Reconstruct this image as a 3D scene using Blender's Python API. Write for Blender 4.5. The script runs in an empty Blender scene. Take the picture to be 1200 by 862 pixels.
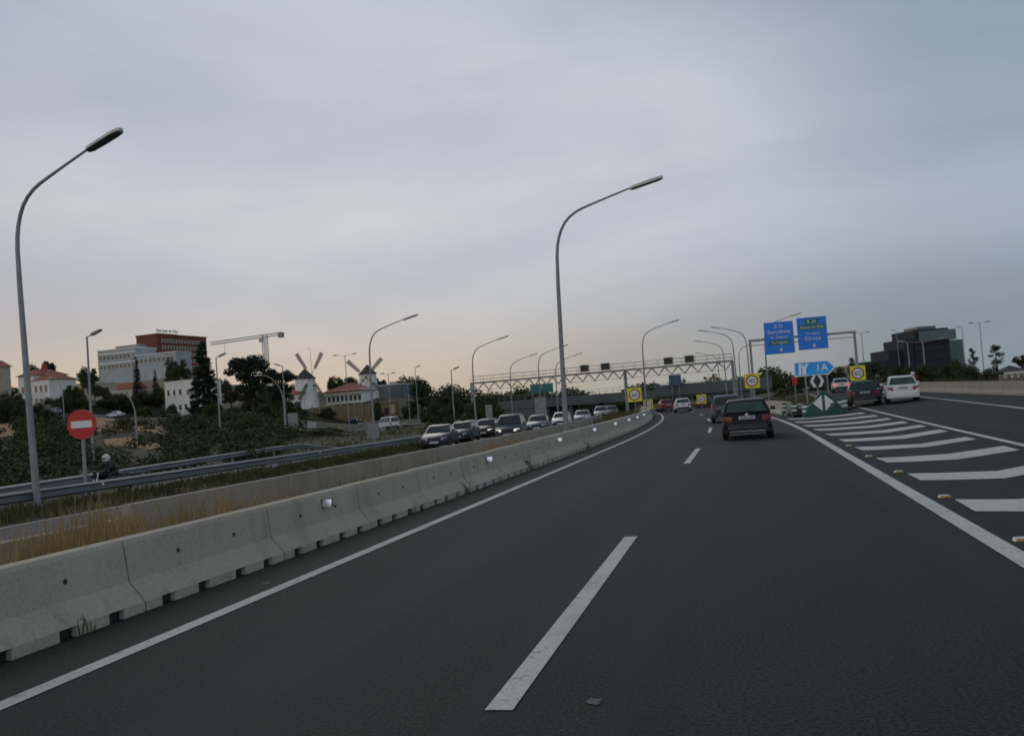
import bpy, math, random
from mathutils import Vector, Matrix
R = math.radians
sc = bpy.context.scene
col = sc.collection

# ------------------------------------------------------------------ camera
F, EYE, ROLL = 1110.0, 1.55, R(4.2)          # focal length in photo pixels, eye height, roll
VX, VY = 868.0, 460.0                        # where the straight road vanishes in the photo
yc = Vector(((VX - 600) / F, -(VY - 431) / F, -1.0)).normalized()
k_ = (-math.sin(ROLL) * (VX - 600) - math.cos(ROLL) * (VY - 431)) / F
zc = Vector((-math.sin(ROLL), math.cos(ROLL), k_)).normalized()
xc = yc.cross(zc).normalized()
RM = Matrix((xc, yc, zc))                    # camera axes to world axes
cam = bpy.data.objects.new('camera', bpy.data.cameras.new('camera'))
col.objects.link(cam)
cam.matrix_world = Matrix.Translation((0, 0, EYE)) @ RM.to_4x4()
cam.data.sensor_width = 36.0
cam.data.lens = 36.0 * F / 1200.0
cam.data.clip_start, cam.data.clip_end = 0.1, 9000.0
sc.camera = cam
sc.cycles.filter_width = 1.7

# ------------------------------------------------------------------ sky, sun, exposure
SUN_EL, SUN_AZ = R(34), R(-27)               # veiled sun, ahead on the left
w = bpy.data.worlds.new('World'); sc.world = w; w.use_nodes = True
nt = w.node_tree; nt.nodes.clear()
def N(t, **kw):
    n = nt.nodes.new(t)
    for k, v in kw.items(): setattr(n, k, v)
    return n
def L(a, b): nt.links.new(a, b)
def wmix(fac, a, b, blend='MIX'):
    n = N('ShaderNodeMix', data_type='RGBA', blend_type=blend)
    for s, v in ((n.inputs[0], fac), (n.inputs[6], a), (n.inputs[7], b)):
        if isinstance(v, (int, float)): s.default_value = v
        elif isinstance(v, tuple): s.default_value = v + (1,)
        else: L(v, s)
    return n.outputs[2]
def wmap(v, a, b, c=0.0, d=1.0):
    n = N('ShaderNodeMapRange', interpolation_type='SMOOTHSTEP')
    n.inputs[1].default_value, n.inputs[2].default_value = a, b
    n.inputs[3].default_value, n.inputs[4].default_value = c, d
    L(v, n.inputs[0]); return n.outputs[0]
tc = N('ShaderNodeTexCoord'); sep = N('ShaderNodeSeparateXYZ'); L(tc.outputs['Generated'], sep.inputs[0])
DX, DY, DZ = sep.outputs[0], sep.outputs[1], sep.outputs[2]
side = wmap(DX, -0.65, 0.33)
low = wmix(side, (0.660, 0.525, 0.375), (0.225, 0.275, 0.315))
mid = wmix(side, (0.530, 0.525, 0.565), (0.330, 0.395, 0.490))
top = wmix(side, (0.295, 0.345, 0.475), (0.265, 0.335, 0.435))
grad = wmix(wmap(DZ, 0.02, 0.19), low, mid)
grad = wmix(wmap(DZ, 0.16, 0.40), grad, top)
gd = N('ShaderNodeVectorMath', operation='DOT_PRODUCT')   # thin bright cloud in front of the sun
gv = (RM @ Vector(((470 - 600) / F, -(190 - 431) / F, -1))).normalized()
L(tc.outputs['Generated'], gd.inputs[0]); gd.inputs[1].default_value = gv
glow = wmap(gd.outputs['Value'], 0.86, 1.0, 0.0, 0.72)
lift = wmap(DZ, 0.02, 0.20)
gl = N('ShaderNodeMath', operation='MULTIPLY'); L(glow, gl.inputs[0]); L(lift, gl.inputs[1]); glow = gl.outputs[0]
grad = wmix(glow, grad, (0.615, 0.645, 0.685))
grad = wmix(wmap(DZ, 0.42, 0.80), grad, (0.130, 0.150, 0.180))   # unseen zenith darkened so less light falls on the ground
grad = wmix(wmap(DY, 0.15, -0.45), grad, wmix(1.0, grad, (1.85, 1.75, 1.60), 'MULTIPLY'))   # the sky is brighter behind the viewer
def cloud(scale, sx, sz, detail, a, b):
    m = N('ShaderNodeMapping'); m.inputs['Scale'].default_value = (sx, sx, sz)
    m.inputs['Rotation'].default_value = (0.0, R(9), 0.3)
    L(tc.outputs['Generated'], m.inputs[0])
    n = N('ShaderNodeTexNoise'); n.inputs['Scale'].default_value = scale
    n.inputs['Detail'].default_value = detail; n.inputs['Roughness'].default_value = 0.5
    n.inputs['Distortion'].default_value = 0.4
    L(m.outputs[0], n.inputs['Vector']); return wmap(n.outputs['Fac'], a, b)
c1 = cloud(1.3, 1.0, 3.6, 4.0, 0.30, 0.72)
c2 = cloud(3.2, 1.0, 3.4, 6.0, 0.32, 0.72)
grad = wmix(0.9, grad, wmix(c1, (0.86, 0.88, 0.91), (1.12, 1.11, 1.09)), 'MULTIPLY')
grad = wmix(0.6, grad, wmix(c2, (0.88, 0.90, 0.94), (1.10, 1.08, 1.05)), 'MULTIPLY')
sky = N('ShaderNodeTexSky', sky_type='NISHITA'); sky.sun_disc = False
sky.sun_elevation = SUN_EL; sky.sun_rotation = SUN_AZ; sky.dust_density = 2.0
bg1 = N('ShaderNodeBackground'); L(grad, bg1.inputs[0]); bg1.inputs[1].default_value = 1.0
bg2 = N('ShaderNodeBackground'); L(sky.outputs[0], bg2.inputs[0]); bg2.inputs[1].default_value = 0.05
gaps = cloud(2.2, 1.0, 7.0, 4.0, 0.62, 0.80)  # thin breaks in the overcast let the blue sky through
gl2 = wmap(DZ, 0.20, 0.12, 0.0, 0.55)
gm = N('ShaderNodeMath', operation='MULTIPLY'); L(gaps, gm.inputs[0]); L(gl2, gm.inputs[1])
ms = N('ShaderNodeMixShader'); L(gm.outputs[0], ms.inputs[0]); L(bg1.outputs[0], ms.inputs[1]); L(bg2.outputs[0], ms.inputs[2])
wo = N('ShaderNodeOutputWorld'); L(ms.outputs[0], wo.inputs[0])

sl = bpy.data.lights.new('sun', 'SUN'); sl.energy = 0.5; sl.angle = R(25); sl.color = (1.0, 0.95, 0.88)
so = bpy.data.objects.new('sun', sl); col.objects.link(so)
sd = Vector((math.sin(SUN_AZ) * math.cos(SUN_EL), math.cos(SUN_AZ) * math.cos(SUN_EL), math.sin(SUN_EL)))
so.rotation_euler = sd.to_track_quat('Z', 'Y').to_euler(); so.location = (0, 0, 60)
vs = sc.view_settings
vs.view_transform = 'Standard'; vs.look = 'None'; vs.exposure = 0.0; vs.gamma = 1.0; vs.use_curve_mapping = False

# ------------------------------------------------------------------ surveying helpers
RT = RM.transposed()
def proj(x, y, z):
    p = RT @ Vector((x, y, z - EYE))
    return 600 + F * p.x / -p.z, 431 - F * p.y / -p.z
def at(px, py, y):
    d = RM @ Vector(((px - 600) / F, -(py - 431) / F, -1))
    t = y / d.y
    return Vector((d.x * t, y, EYE + d.z * t))
def xat(px, y, z):
    x = (px - VX) * y / F
    for _ in range(6):
        a = proj(x, y, z)[0]; b = proj(x + 1, y, z)[0]; x += (px - a) / (b - a)
    return x
def clamp(t, a=0.0, b=1.0): return max(a, min(b, t))
def sstep(a, b, t):
    t = clamp((t - a) / (b - a)); return t * t * (3 - 2 * t)
def dev(y):                                   # how far the motorway bends to the left
    if y < 32: return 0.0
    if y < 130: return -(y - 32) ** 2 / 1150.0
    return -(98 ** 2) / 1150.0 - (y - 130) * 2 * 98 / 1150.0
def head_at(y): return math.atan(2 * (min(max(y, 32), 130) - 32) / 1150.0)
def dip(y):
    if y < 112: return 0.0
    if y < 175: return -(y - 112) ** 2 / 1300.0
    return -(63 ** 2) / 1300.0 - (min(y, 215) - 175) * 0.05
HILL = [(-27, 30, -.6), (-29, 60, -.6), (-31, 76, -.6), (-40, 120, -.5), (-60, 150, -.6), (-92, 225, -.5), (-78, 120, 2.3), (-52, 82, .5),
        (-118, 180, 5.4), (-112, 190, 4.8), (-151, 200, 10.8), (-270, 450, 25), (-128, 280, 6.6), (-121, 308, 9.0), (-145, 400, 11),
        (-59, 200, -.4), (-60, 300, 1.0), (-80, 60, 2.5), (-60, 40, 1.0), (-150, 100, 7), (-220, 250, 15), (-400, 600, 30), (-105, 255, .5),
        (-40, 60, -.3), (-45, 30, 0), (-100, 800, 2), (-100, 420, 1), (-160, 620, 3), (-60, 500, 0), (-240, 900, 5), (-90, 340, .5), (-45, 95, -.2), (-70, 175, -.3), (-200, 60, 10), (-500, 200, 26), (-90, 150, 2.8)]
def hill(x, y):
    s = t = 0.0
    for a, b, c in HILL:
        wt = 1.0 / (((x - a) ** 2 + (0.7 * (y - b)) ** 2) ** 1.6 + 1.0)
        s += wt * c; t += wt
    return s / t
def zroad(x, y):
    u = x - dev(y)
    zr = 0.0085 * clamp(y, 0, 125) * clamp((x - 3) / 6.5) - .05 * clamp(x - 10.5, 0, 6)
    wd = sstep(-29, -20, u) * (1 - sstep(3.2, 8.5, u))
    return zr * (1 - wd * sstep(100, 140, y)) + dip(y) * wd
def zg(x, y):
    u = x - dev(y)
    if u > -6.2: b = 0.0
    elif u > -10.8: b = -0.1 - 0.2 * (-6.2 - u) / 4.6
    elif u > -18.3: b = -0.45
    elif u > -20.6: b = -0.45 + 0.15 * sstep(0, 0.8, -18.3 - u)
    else: b = -0.30 - 0.28 * sstep(0, 1.2, -20.6 - u)
    z = b + zroad(x, y)
    s = sstep(32.5, 44, -x - 0.06 * max(0, y - 60))
    if s > 0: z = z * (1 - s) + hill(x, y) * s
    return z
def gpt(px, py, off=0.0):                     # a point of the ground seen at a pixel
    d = RM @ Vector(((px - 600) / F, -(py - 431) / F, -1)).normalized()
    t = 2.0
    while t < 400:
        p = d * t
        if EYE + p.z <= zg(p.x, p.y) + off: break
        t += 0.05 + t * 0.002
    return Vector((p.x, p.y, zg(p.x, p.y)))

# ------------------------------------------------------------------ materials
def new_mat(name):
    m = bpy.data.materials.new(name); m.use_nodes = True
    return m, m.node_tree, m.node_tree.nodes['Principled BSDF']
def pm(name, ca, cb=None, scale=3.0, rough=0.8, metal=0.0, bump=0.0, stretch=(1, 1, 1), coat=0.0, spec=None, emit=None, lo=.35, hi=.65, detail=5.0, world=False):
    m, t, b = new_mat(name)
    cb = cb or tuple(c * 0.82 for c in ca)
    g = t.nodes.new('ShaderNodeTexCoord'); mp = t.nodes.new('ShaderNodeMapping'); mp.inputs['Scale'].default_value = stretch
    if world:
        ge = t.nodes.new('ShaderNodeNewGeometry'); t.links.new(ge.outputs['Position'], mp.inputs[0])
    else: t.links.new(g.outputs['Object'], mp.inputs[0])
    n = t.nodes.new('ShaderNodeTexNoise'); n.inputs['Scale'].default_value = scale; n.inputs['Detail'].default_value = detail
    t.links.new(mp.outputs[0], n.inputs['Vector'])
    r = t.nodes.new('ShaderNodeValToRGB')
    r.color_ramp.elements[0].position, r.color_ramp.elements[1].position = lo, hi
    r.color_ramp.elements[0].color, r.color_ramp.elements[1].color = ca + (1,), cb + (1,)
    t.links.new(n.outputs['Fac'], r.inputs[0]); t.links.new(r.outputs[0], b.inputs['Base Color'])
    b.inputs['Roughness'].default_value = rough; b.inputs['Metallic'].default_value = metal
    b.inputs['Coat Weight'].default_value = coat
    if spec is not None: b.inputs['Specular IOR Level'].default_value = spec
    if emit:
        b.inputs['Emission Color'].default_value = emit[0] + (1,); b.inputs['Emission Strength'].default_value = emit[1]
    if bump:
        bn = t.nodes.new('ShaderNodeBump'); bn.inputs['Strength'].default_value = bump; bn.inputs['Distance'].default_value = 0.02
        t.links.new(n.outputs['Fac'], bn.inputs['Height']); t.links.new(bn.outputs[0], b.inputs['Normal'])
    return m
def layered(name, base_a, base_b, layers, rough=0.9, bump=0.0, bump_scale=60, spec=0.3):
    """base noise colour plus layers (noise scale, stretch, lo, hi, colour, strength)"""
    m, t, b = new_mat(name)
    ge = t.nodes.new('ShaderNodeNewGeometry')
    def noise(scale, stretch, detail=6.0):
        mp = t.nodes.new('ShaderNodeMapping'); mp.inputs['Scale'].default_value = stretch
        t.links.new(ge.outputs['Position'], mp.inputs[0])
        n = t.nodes.new('ShaderNodeTexNoise'); n.inputs['Scale'].default_value = scale; n.inputs['Detail'].default_value = detail
        t.links.new(mp.outputs[0], n.inputs['Vector']); return n.outputs['Fac']
    def ramp(v, lo, hi):
        r = t.nodes.new('ShaderNodeMapRange'); r.interpolation_type = 'SMOOTHSTEP'
        r.inputs[1].default_value, r.inputs[2].default_value = lo, hi
        t.links.new(v, r.inputs[0]); return r.outputs[0]
    def mix(fac, a, c):
        x = t.nodes.new('ShaderNodeMix'); x.data_type = 'RGBA'
        t.links.new(fac, x.inputs[0])
        for s, v in ((x.inputs[6], a), (x.inputs[7], c)):
            if isinstance(v, tuple): s.default_value = v + (1,)
            else: t.links.new(v, s)
        return x.outputs[2]
    c = mix(ramp(noise(bump_scale, (1, 1, 1)), .41, .59), base_a, base_b)
    for sca, stre, lo, hi, colr, k in layers:
        f = ramp(noise(sca, stre), lo, hi)
        mu = t.nodes.new('ShaderNodeMath'); mu.operation = 'MULTIPLY'; mu.inputs[1].default_value = k
        t.links.new(f, mu.inputs[0]); c = mix(mu.outputs[0], c, colr)
    t.links.new(c, b.inputs['Base Color'])
    b.inputs['Roughness'].default_value = rough; b.inputs['Specular IOR Level'].default_value = spec
    if bump:
        bn = t.nodes.new('ShaderNodeBump'); bn.inputs['Strength'].default_value = bump; bn.inputs['Distance'].default_value = 0.01
        t.links.new(noise(bump_scale, (1, 1, 1)), bn.inputs['Height']); t.links.new(bn.outputs[0], b.inputs['Normal'])
    return m

M = {}
M['asphalt'] = layered('asphalt', (.0155, .0168, .0145), (.039, .041, .036),
    [(.9, (1.6, .12, 1), .45, .75, (.018, .019, .017), .6), (.35, (1, .4, 1), .48, .7, (.039, .040, .036), .5),
     (14, (1, 1, 1), .66, .74, (.070, .070, .064), .5), (1.3, (1, .5, 1), .66, .72, (.024, .024, .024), .5), (.8, (1, .012, .01), .50, .60, (.041, .043, .039), .45)], rough=.85, bump=.8, bump_scale=42, spec=.2)
M['asphalt_far'] = layered('weathered asphalt', (.12, .118, .112), (.15, .147, .14), [(.6, (1, .3, 1), .4, .7, (.095, .093, .09), .5)], bump_scale=20)
M['paint'] = layered('road paint', (.62, .61, .57), (.54, .53, .49),
    [(9, (1, 1, 1), .60, .70, (.25, .245, .23), .65), (1.2, (1, 1, 1), .48, .68, (.42, .41, .38), .5), (40, (1, 1, 1), .62, .7, (.12, .12, .12), .6)], bump_scale=30)
M['concrete'] = layered('precast concrete', (.40, .362, .28), (.45, .41, .325),
    [(1.6, (1, 1, .25), .5, .75, (.27, .255, .215), .5), (.7, (1, 1, 1), .45, .7, (.48, .455, .39), .6), (5, (1, 1, .18), .58, .72, (.24, .23, .20), .4),
     (22, (1, 1, 1), .68, .74, (.16, .15, .13), .5)], bump=.35, bump_scale=28)
M['old_concrete'] = layered('weathered concrete', (.32, .29, .235), (.38, .345, .28),
    [(.8, (1, 1, .3), .45, .7, (.27, .225, .18), .6), (3, (1, 1, .2), .55, .72, (.22, .20, .17), .5), (.35, (1, 1, 1), .5, .7, (.38, .32, .245), .5)], bump=.3, bump_scale=20)
M['dark_concrete'] = layered('dark grey concrete', (.10, .115, .11), (.13, .14, .135), [(.5, (1, 1, .4), .45, .7, (.08, .088, .084), .6)], bump_scale=8)  # darker grey than the other concretes, for the bridge
M['earth'] = layered('dry earth', (.34, .19, .085), (.40, .235, .11), [(.5, (1, 1, 1), .5, .65, (.14, .11, .045), .6)], bump_scale=4)
M['ground'] = layered('rough grassland', (.034, .032, .012), (.050, .045, .018),
    [(.12, (1, 1, 1), .45, .62, (.020, .030, .010), .8), (.25, (1, 1, 1), .56, .68, (.075, .062, .028), .6), (.05, (1, 1, 1), .6, .7, (.12, .078, .04), .5)], bump_scale=3)
M['median_soil'] = layered('median soil', (.105, .08, .042), (.15, .11, .055), [(.5, (1, .5, 1), .45, .65, (.06, .06, .028), .7)], bump_scale=10)
M['galv'] = pm('galvanised steel', (.27, .28, .29), (.20, .21, .22), 6, .5, .45)
M['pole'] = pm('grey painted pole', (.27, .28, .285), (.21, .22, .225), 4, .55, .1)
M['palepole'] = pm('pale pole', (.30, .31, .31), (.24, .25, .25), 4, .55, .1)
M['rail'] = pm('galvanised beam', (.21, .23, .25), (.15, .165, .18), 2, .6, .15, stretch=(1, .2, 1))
M['dark'] = pm('black plastic', (.015, .015, .016), (.024, .024, .025), 8, .5)
M['lens'] = pm('dark lamp glass', (.03, .03, .032), (.05, .05, .05), 6, .3)  # much darker than the lamp cover
M['cover'] = pm('pale lamp cover', (.62, .62, .57), (.50, .50, .47), 6, .5)
M['rubber'] = pm('rubber', (.012, .012, .012), (.02, .02, .02), 20, .85)
M['rim'] = pm('wheel alloy', (.30, .30, .31), (.22, .22, .23), 12, .35, .7)
M['glass'] = pm('tinted glass', (.018, .028, .028), (.03, .042, .042), 2, .06, 0, spec=.6)
M['glass_green'] = pm('greenish rear glass', (.05, .085, .078), (.03, .05, .048), 3, .08, 0, spec=.6)
M['headlamp'] = pm('headlamp glass', (.45, .46, .46), (.32, .33, .34), 12, .15, .3)
M['headlit'] = pm('lit headlamp', (.8, .78, .7), None, 12, .2, emit=((1, .93, .78), .7))
M['tail'] = pm('red lamp lens', (.22, .02, .02), (.15, .012, .014), 10, .2)
M['taillit'] = pm('lit brake lamp', (.5, .04, .03), None, 10, .2, emit=((1, .12, .07), .9))
M['plate'] = pm('number plate', (.60, .60, .58), (.5, .5, .49), 30, .4)
M['chrome'] = pm('chrome', (.6, .6, .62), (.5, .5, .52), 5, .2, .9)
M['white'] = pm('white enamel', (.78, .78, .75), (.70, .70, .67), 4, .4)
M['black'] = pm('black enamel', (.012, .012, .012), (.02, .02, .02), 4, .45)
M['red'] = pm('red enamel', (.55, .012, .02), (.48, .01, .016), 3, .4)
M['blue'] = pm('blue sign sheeting', (.010, .215, .78), (.009, .195, .74), 2, .45)
M['bright_blue'] = pm('glare blue sign sheeting', (.012, .38, .96), (.010, .35, .94), 2, .4)  # blue lifted to stand in for light the sheeting throws back
M['sign_green'] = pm('green sign sheeting', (.005, .16, .11), (.004, .14, .095), 2, .45)
M['yellow'] = pm('yellow sign sheeting', (.80, .72, .02), (.74, .66, .018), 2, .4)
M['green'] = pm('green plastic', (.006, .085, .055), (.005, .065, .042), 3, .5)
M['ring'] = pm('dark red ring', (.20, .035, .02), (.17, .03, .02), 3, .5)
M['reflector'] = pm('white reflector', (.93, .93, .92), (.90, .90, .88), 3, .25)
M['prism'] = pm('silvered reflector', (.97, .97, .96), (.94, .94, .93), 3, .22, 1.0)
M['dull_window'] = pm('dull dark window', (.030, .036, .042), (.022, .027, .032), .8, .6, spec=.15)
M['amber'] = pm('amber reflector', (.65, .36, .08), (.55, .30, .06), 12, .35)
M['signback'] = pm('bare aluminium sign back', (.26, .265, .26), (.20, .205, .20), 3, .5, .3)
M['teal_sign'] = pm('teal sign back', (.015, .17, .155), (.012, .14, .13), 2, .5)
M['far_blue'] = pm('dull blue panel', (.05, .12, .19), (.04, .10, .16), 1, .6)
M['mural'] = pm('blue tarpaulin', (.04, .20, .36), (.05, .14, .24), .6, .6)
M['leaf'] = pm('leaves dark', (.017, .027, .006), (.054, .066, .015), .9, .85, lo=.3, hi=.7, world=True)
M['leaf_mid'] = pm('leaves mid', (.020, .034, .006), (.058, .072, .012), .8, .85, lo=.3, hi=.7, world=True)
M['leaf_dry'] = pm('leaves olive', (.030, .034, .011), (.070, .070, .024), .7, .85, lo=.3, hi=.7, world=True)
M['needle'] = pm('needles', (.007, .014, .007), (.019, .030, .013), .8, .9, lo=.3, hi=.7, world=True)
M['bark'] = pm('bark', (.055, .042, .03), (.035, .027, .02), 6, .95, stretch=(1, 1, .2))
M['straw'] = pm('dry grass', (.40, .265, .115), (.21, .145, .062), 1.6, .9, lo=.3, hi=.7, world=True)
M['grass'] = pm('grass', (.050, .055, .016), (.125, .105, .036), .9, .9, lo=.3, hi=.7, world=True)
M['render_white'] = pm('white rendered wall', (.80, .77, .71), (.70, .67, .61), .7, .9, stretch=(1, 1, .4))
M['render_cream'] = pm('cream rendered wall', (.52, .45, .33), (.45, .38, .28), .7, .9)
M['render_grey'] = pm('pale grey cladding', (.43, .45, .45), (.35, .37, .37), .4, .7, stretch=(1, 1, .4))
M['beige'] = pm('beige wall', (.30, .26, .20), (.24, .21, .16), .5, .9)
M['brick'] = pm('red brick', (.21, .065, .038), (.16, .05, .03), 1.2, .9)
M['tile'] = pm('clay roof tiles', (.33, .105, .055), (.23, .075, .042), 1.0, .9, stretch=(1, 1, 1))
M['ochre'] = pm('ochre wall', (.24, .17, .07), (.18, .135, .06), .6, .9)
M['slate'] = pm('dark mill thatch', (.085, .080, .075), (.055, .052, .05), 1.5, .95)
M['wood'] = pm('weathered wood', (.10, .09, .08), (.07, .065, .06), 3, .9)
M['sail'] = pm('weathered sail slats', (.17, .17, .155), (.13, .13, .12), 3, .9)
M['window'] = pm('window pane', (.05, .055, .06), (.035, .04, .045), .8, .15, spec=.6)
M['office_dark'] = pm('dark office cladding', (.024, .034, .042), (.035, .046, .055), .3, .6, stretch=(1, 1, 2), spec=.15)
M['office_glass'] = pm('office glass', (.05, .09, .095), (.075, .12, .125), .2, .2, spec=.6)
M['crane'] = pm('white crane steel', (.52, .52, .49), (.44, .44, .41), 2, .6)
M['leather'] = pm('black riding suit', (.016, .016, .018), (.03, .03, .032), 6, .6)
M['redsuit'] = pm('red riding jacket', (.28, .02, .022), (.2, .016, .018), 6, .7)
M['helmet'] = pm('white helmet', (.66, .66, .66), (.58, .58, .58), 4, .2)
M['helmet_dark'] = pm('dark helmet', (.05, .055, .065), (.035, .04, .05), 4, .2)
M['skin'] = pm('skin', (.42, .26, .19), (.38, .23, .17), 8, .6)
for nm, c in dict(navy=(.008, .009, .016), white=(.74, .74, .72), silver=(.36, .38, .39), bluegrey=(.10, .13, .16), red=(.26, .012, .018),
                  purple=(.018, .006, .014), charcoal=(.022, .024, .030), black=(.010, .010, .012), teal=(.016, .06, .055), slate=(.055, .07, .085),
                  grey=(.13, .14, .15), darkblue=(.012, .02, .045)).items():
    M['p_' + nm] = pm(nm + ' car paint', c, tuple(x * .9 for x in c), 1.5, .34, 0, coat=.06, spec=.2)

# ------------------------------------------------------------------ mesh builder
class MB:
    def __init__(s): s.v, s.f, s.m, s.s = [], [], [], []
    def add(s, vs_, fs, mat=0, smooth=False):
        o = len(s.v); s.v += [tuple(p) for p in vs_]
        for f in fs:
            s.f.append(tuple(i + o for i in f)); s.m.append(mat); s.s.append(smooth)
    def box(s, c, d, rz=0.0, mat=0):
        cx, cy, cz = c; hx, hy, hz = d[0] / 2, d[1] / 2, d[2] / 2
        ca, sa = math.cos(rz), math.sin(rz); p = []
        for z in (-hz, hz):
            for x, y in ((-hx, -hy), (hx, -hy), (hx, hy), (-hx, hy)): p.append((cx + x * ca - y * sa, cy + x * sa + y * ca, cz + z))
        s.add(p, [(3, 2, 1, 0), (4, 5, 6, 7), (0, 1, 5, 4), (1, 2, 6, 5), (2, 3, 7, 6), (3, 0, 4, 7)], mat); return s
    def tube(s, pts, rad, n=8, mat=0, smooth=True):
        pts = [Vector(p) for p in pts]
        if isinstance(rad, (int, float)): rad = [rad] * len(pts)
        rings = []; ref = None
        for i, p in enumerate(pts):
            t = (pts[min(i + 1, len(pts) - 1)] - pts[max(i - 1, 0)]).normalized()
            if ref is None: ref = Vector((1, 0, 0)) if abs(t.x) < .9 else Vector((0, 1, 0))
            a = (ref - t * ref.dot(t)).normalized(); b = t.cross(a); ref = a
            rings += [p + (a * math.cos(2 * math.pi * k / n) + b * math.sin(2 * math.pi * k / n)) * rad[i] for k in range(n)]
        fs = [(i * n + k, i * n + (k + 1) % n, (i + 1) * n + (k + 1) % n, (i + 1) * n + k) for i in range(len(pts) - 1) for k in range(n)]
        s.add(rings, fs, mat, smooth)
        s.add(rings[:n], [tuple(range(n - 1, -1, -1))], mat); s.add(rings[-n:], [tuple(range(n))], mat); return s
    def prism(s, poly, o, ux, uy, un, d, mat=0):
        o, ux, uy, un = Vector(o), Vector(ux), Vector(uy), Vector(un); n = len(poly)
        a = [o + ux * x + uy * y for x, y in poly]; b = [p + un * d for p in a]
        s.add(a + b, [tuple(range(n - 1, -1, -1)), tuple(range(n, 2 * n))] + [(i, (i + 1) % n, n + (i + 1) % n, n + i) for i in range(n)], mat); return s
    def disc(s, c, r, d, n=28, mat=0, ax='y', r2=None):
        """disc facing -y (or along x), d thick; r2 makes a ring"""
        P = lambda a, q, t: (c[0] + q * math.cos(a), c[1] + t, c[2] + q * math.sin(a)) if ax == 'y' else (c[0] + t, c[1] + q * math.cos(a), c[2] + q * math.sin(a))
        A = [2 * math.pi * i / n for i in range(n)]
        if r2 is None:
            s.add([P(a, r, 0) for a in A] + [P(a, r, -d) for a in A], [tuple(range(n - 1, -1, -1)), tuple(range(n, 2 * n))] + [(i, (i + 1) % n, n + (i + 1) % n, n + i) for i in range(n)], mat)
        else:
            v = [P(a, r, 0) for a in A] + [P(a, r, -d) for a in A] + [P(a, r2, 0) for a in A] + [P(a, r2, -d) for a in A]
            f = []
            for i in range(n):
                j = (i + 1) % n
                f += [(i, j, n + j, n + i), (n + i, n + j, 3 * n + j, 3 * n + i), (2 * n + j, 2 * n + i, 3 * n + i, 3 * n + j), (j, i, 2 * n + i, 2 * n + j)]
            s.add(v, f, mat)
        return s
    def sweep(s, prof, frames, mat=0, caps=True, smooth=False, closed=True):
        """prof (a, b) carried along frames (origin, side vector); b is up"""
        n = len(prof); v = []
        for o, sv in frames:
            for a, b in prof: v.append((o[0] + sv[0] * a, o[1] + sv[1] * a, o[2] + b))
        m = n if closed else n - 1
        f = [(i * n + k, i * n + (k + 1) % n, (i + 1) * n + (k + 1) % n, (i + 1) * n + k) for i in range(len(frames) - 1) for k in range(m)]
        s.add(v, f, mat, smooth)
        if caps and closed:
            s.add(v[:n], [tuple(range(n - 1, -1, -1))], mat); s.add(v[-n:], [tuple(range(n))], mat)
        return s
    def ball(s, c, r, mat=0, nu=12, nv=8):
        r = r if isinstance(r, tuple) else (r, r, r); v = []
        for j in range(nv + 1):
            t = math.pi * j / nv
            for i in range(nu):
                a = 2 * math.pi * i / nu
                v.append((c[0] + r[0] * math.sin(t) * math.cos(a), c[1] + r[1] * math.sin(t) * math.sin(a), c[2] + r[2] * math.cos(t)))
        s.add(v, [(j * nu + i, (j + 1) * nu + i, (j + 1) * nu + (i + 1) % nu, j * nu + (i + 1) % nu) for j in range(nv) for i in range(nu)], mat, True); return s
    def build(s, name, mats, parent=None, loc=None, sharp=None):
        me = bpy.data.meshes.new(name); me.from_pydata(s.v, [], s.f)
        for m in (mats if isinstance(mats, (list, tuple)) else [mats]): me.materials.append(M[m] if isinstance(m, str) else m)
        me.polygons.foreach_set('material_index', s.m); me.polygons.foreach_set('use_smooth', s.s)
        if sharp: me.set_sharp_from_angle(angle=R(sharp))
        me.update()
        o = bpy.data.objects.new(name, me); col.objects.link(o)
        if parent: o.parent = parent
        if loc: o.location = loc
        return o
def tag(o, label=None, cat=None, group=None, kind=None):
    for k, v in (('label', label), ('category', cat), ('group', group), ('kind', kind)):
        if v: o[k] = v
    return o
def thing(name, label, cat, loc=(0, 0, 0), rz=0.0, group=None):
    o = bpy.data.objects.new(name, None); col.objects.link(o); o.empty_display_size = .3
    o.location = loc; o.rotation_euler = (0, 0, rz)
    return tag(o, label, cat, group)
def copy_tree(o, parent=None):
    c = o.copy(); col.objects.link(c)
    if parent: c.parent = parent
    for ch in list(o.children): copy_tree(ch, c)
    return c
def structure(name, mb, mat): return tag(mb.build(name, mat), kind='structure')
def lettering(txt, size, c, parent, mat, name='lettering', align='CENTER', depth=.004, rz=0.0):
    """flat raised letters on a board facing -y, centred on c"""
    cu = bpy.data.curves.new(name, 'FONT'); cu.body = txt; cu.size = size; cu.align_x = align; cu.align_y = 'CENTER'
    cu.extrude = depth; cu.resolution_u = 3
    t = bpy.data.objects.new(name, cu); col.objects.link(t)
    dg = bpy.context.evaluated_depsgraph_get()
    me = bpy.data.meshes.new_from_object(t.evaluated_get(dg)); bpy.data.objects.remove(t)
    me.materials.clear(); me.materials.append(M[mat])
    o = bpy.data.objects.new(name, me); col.objects.link(o); o.parent = parent
    o.location = c; o.rotation_euler = (R(90), 0, rz); return o
rnd = random.Random(7)

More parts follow.
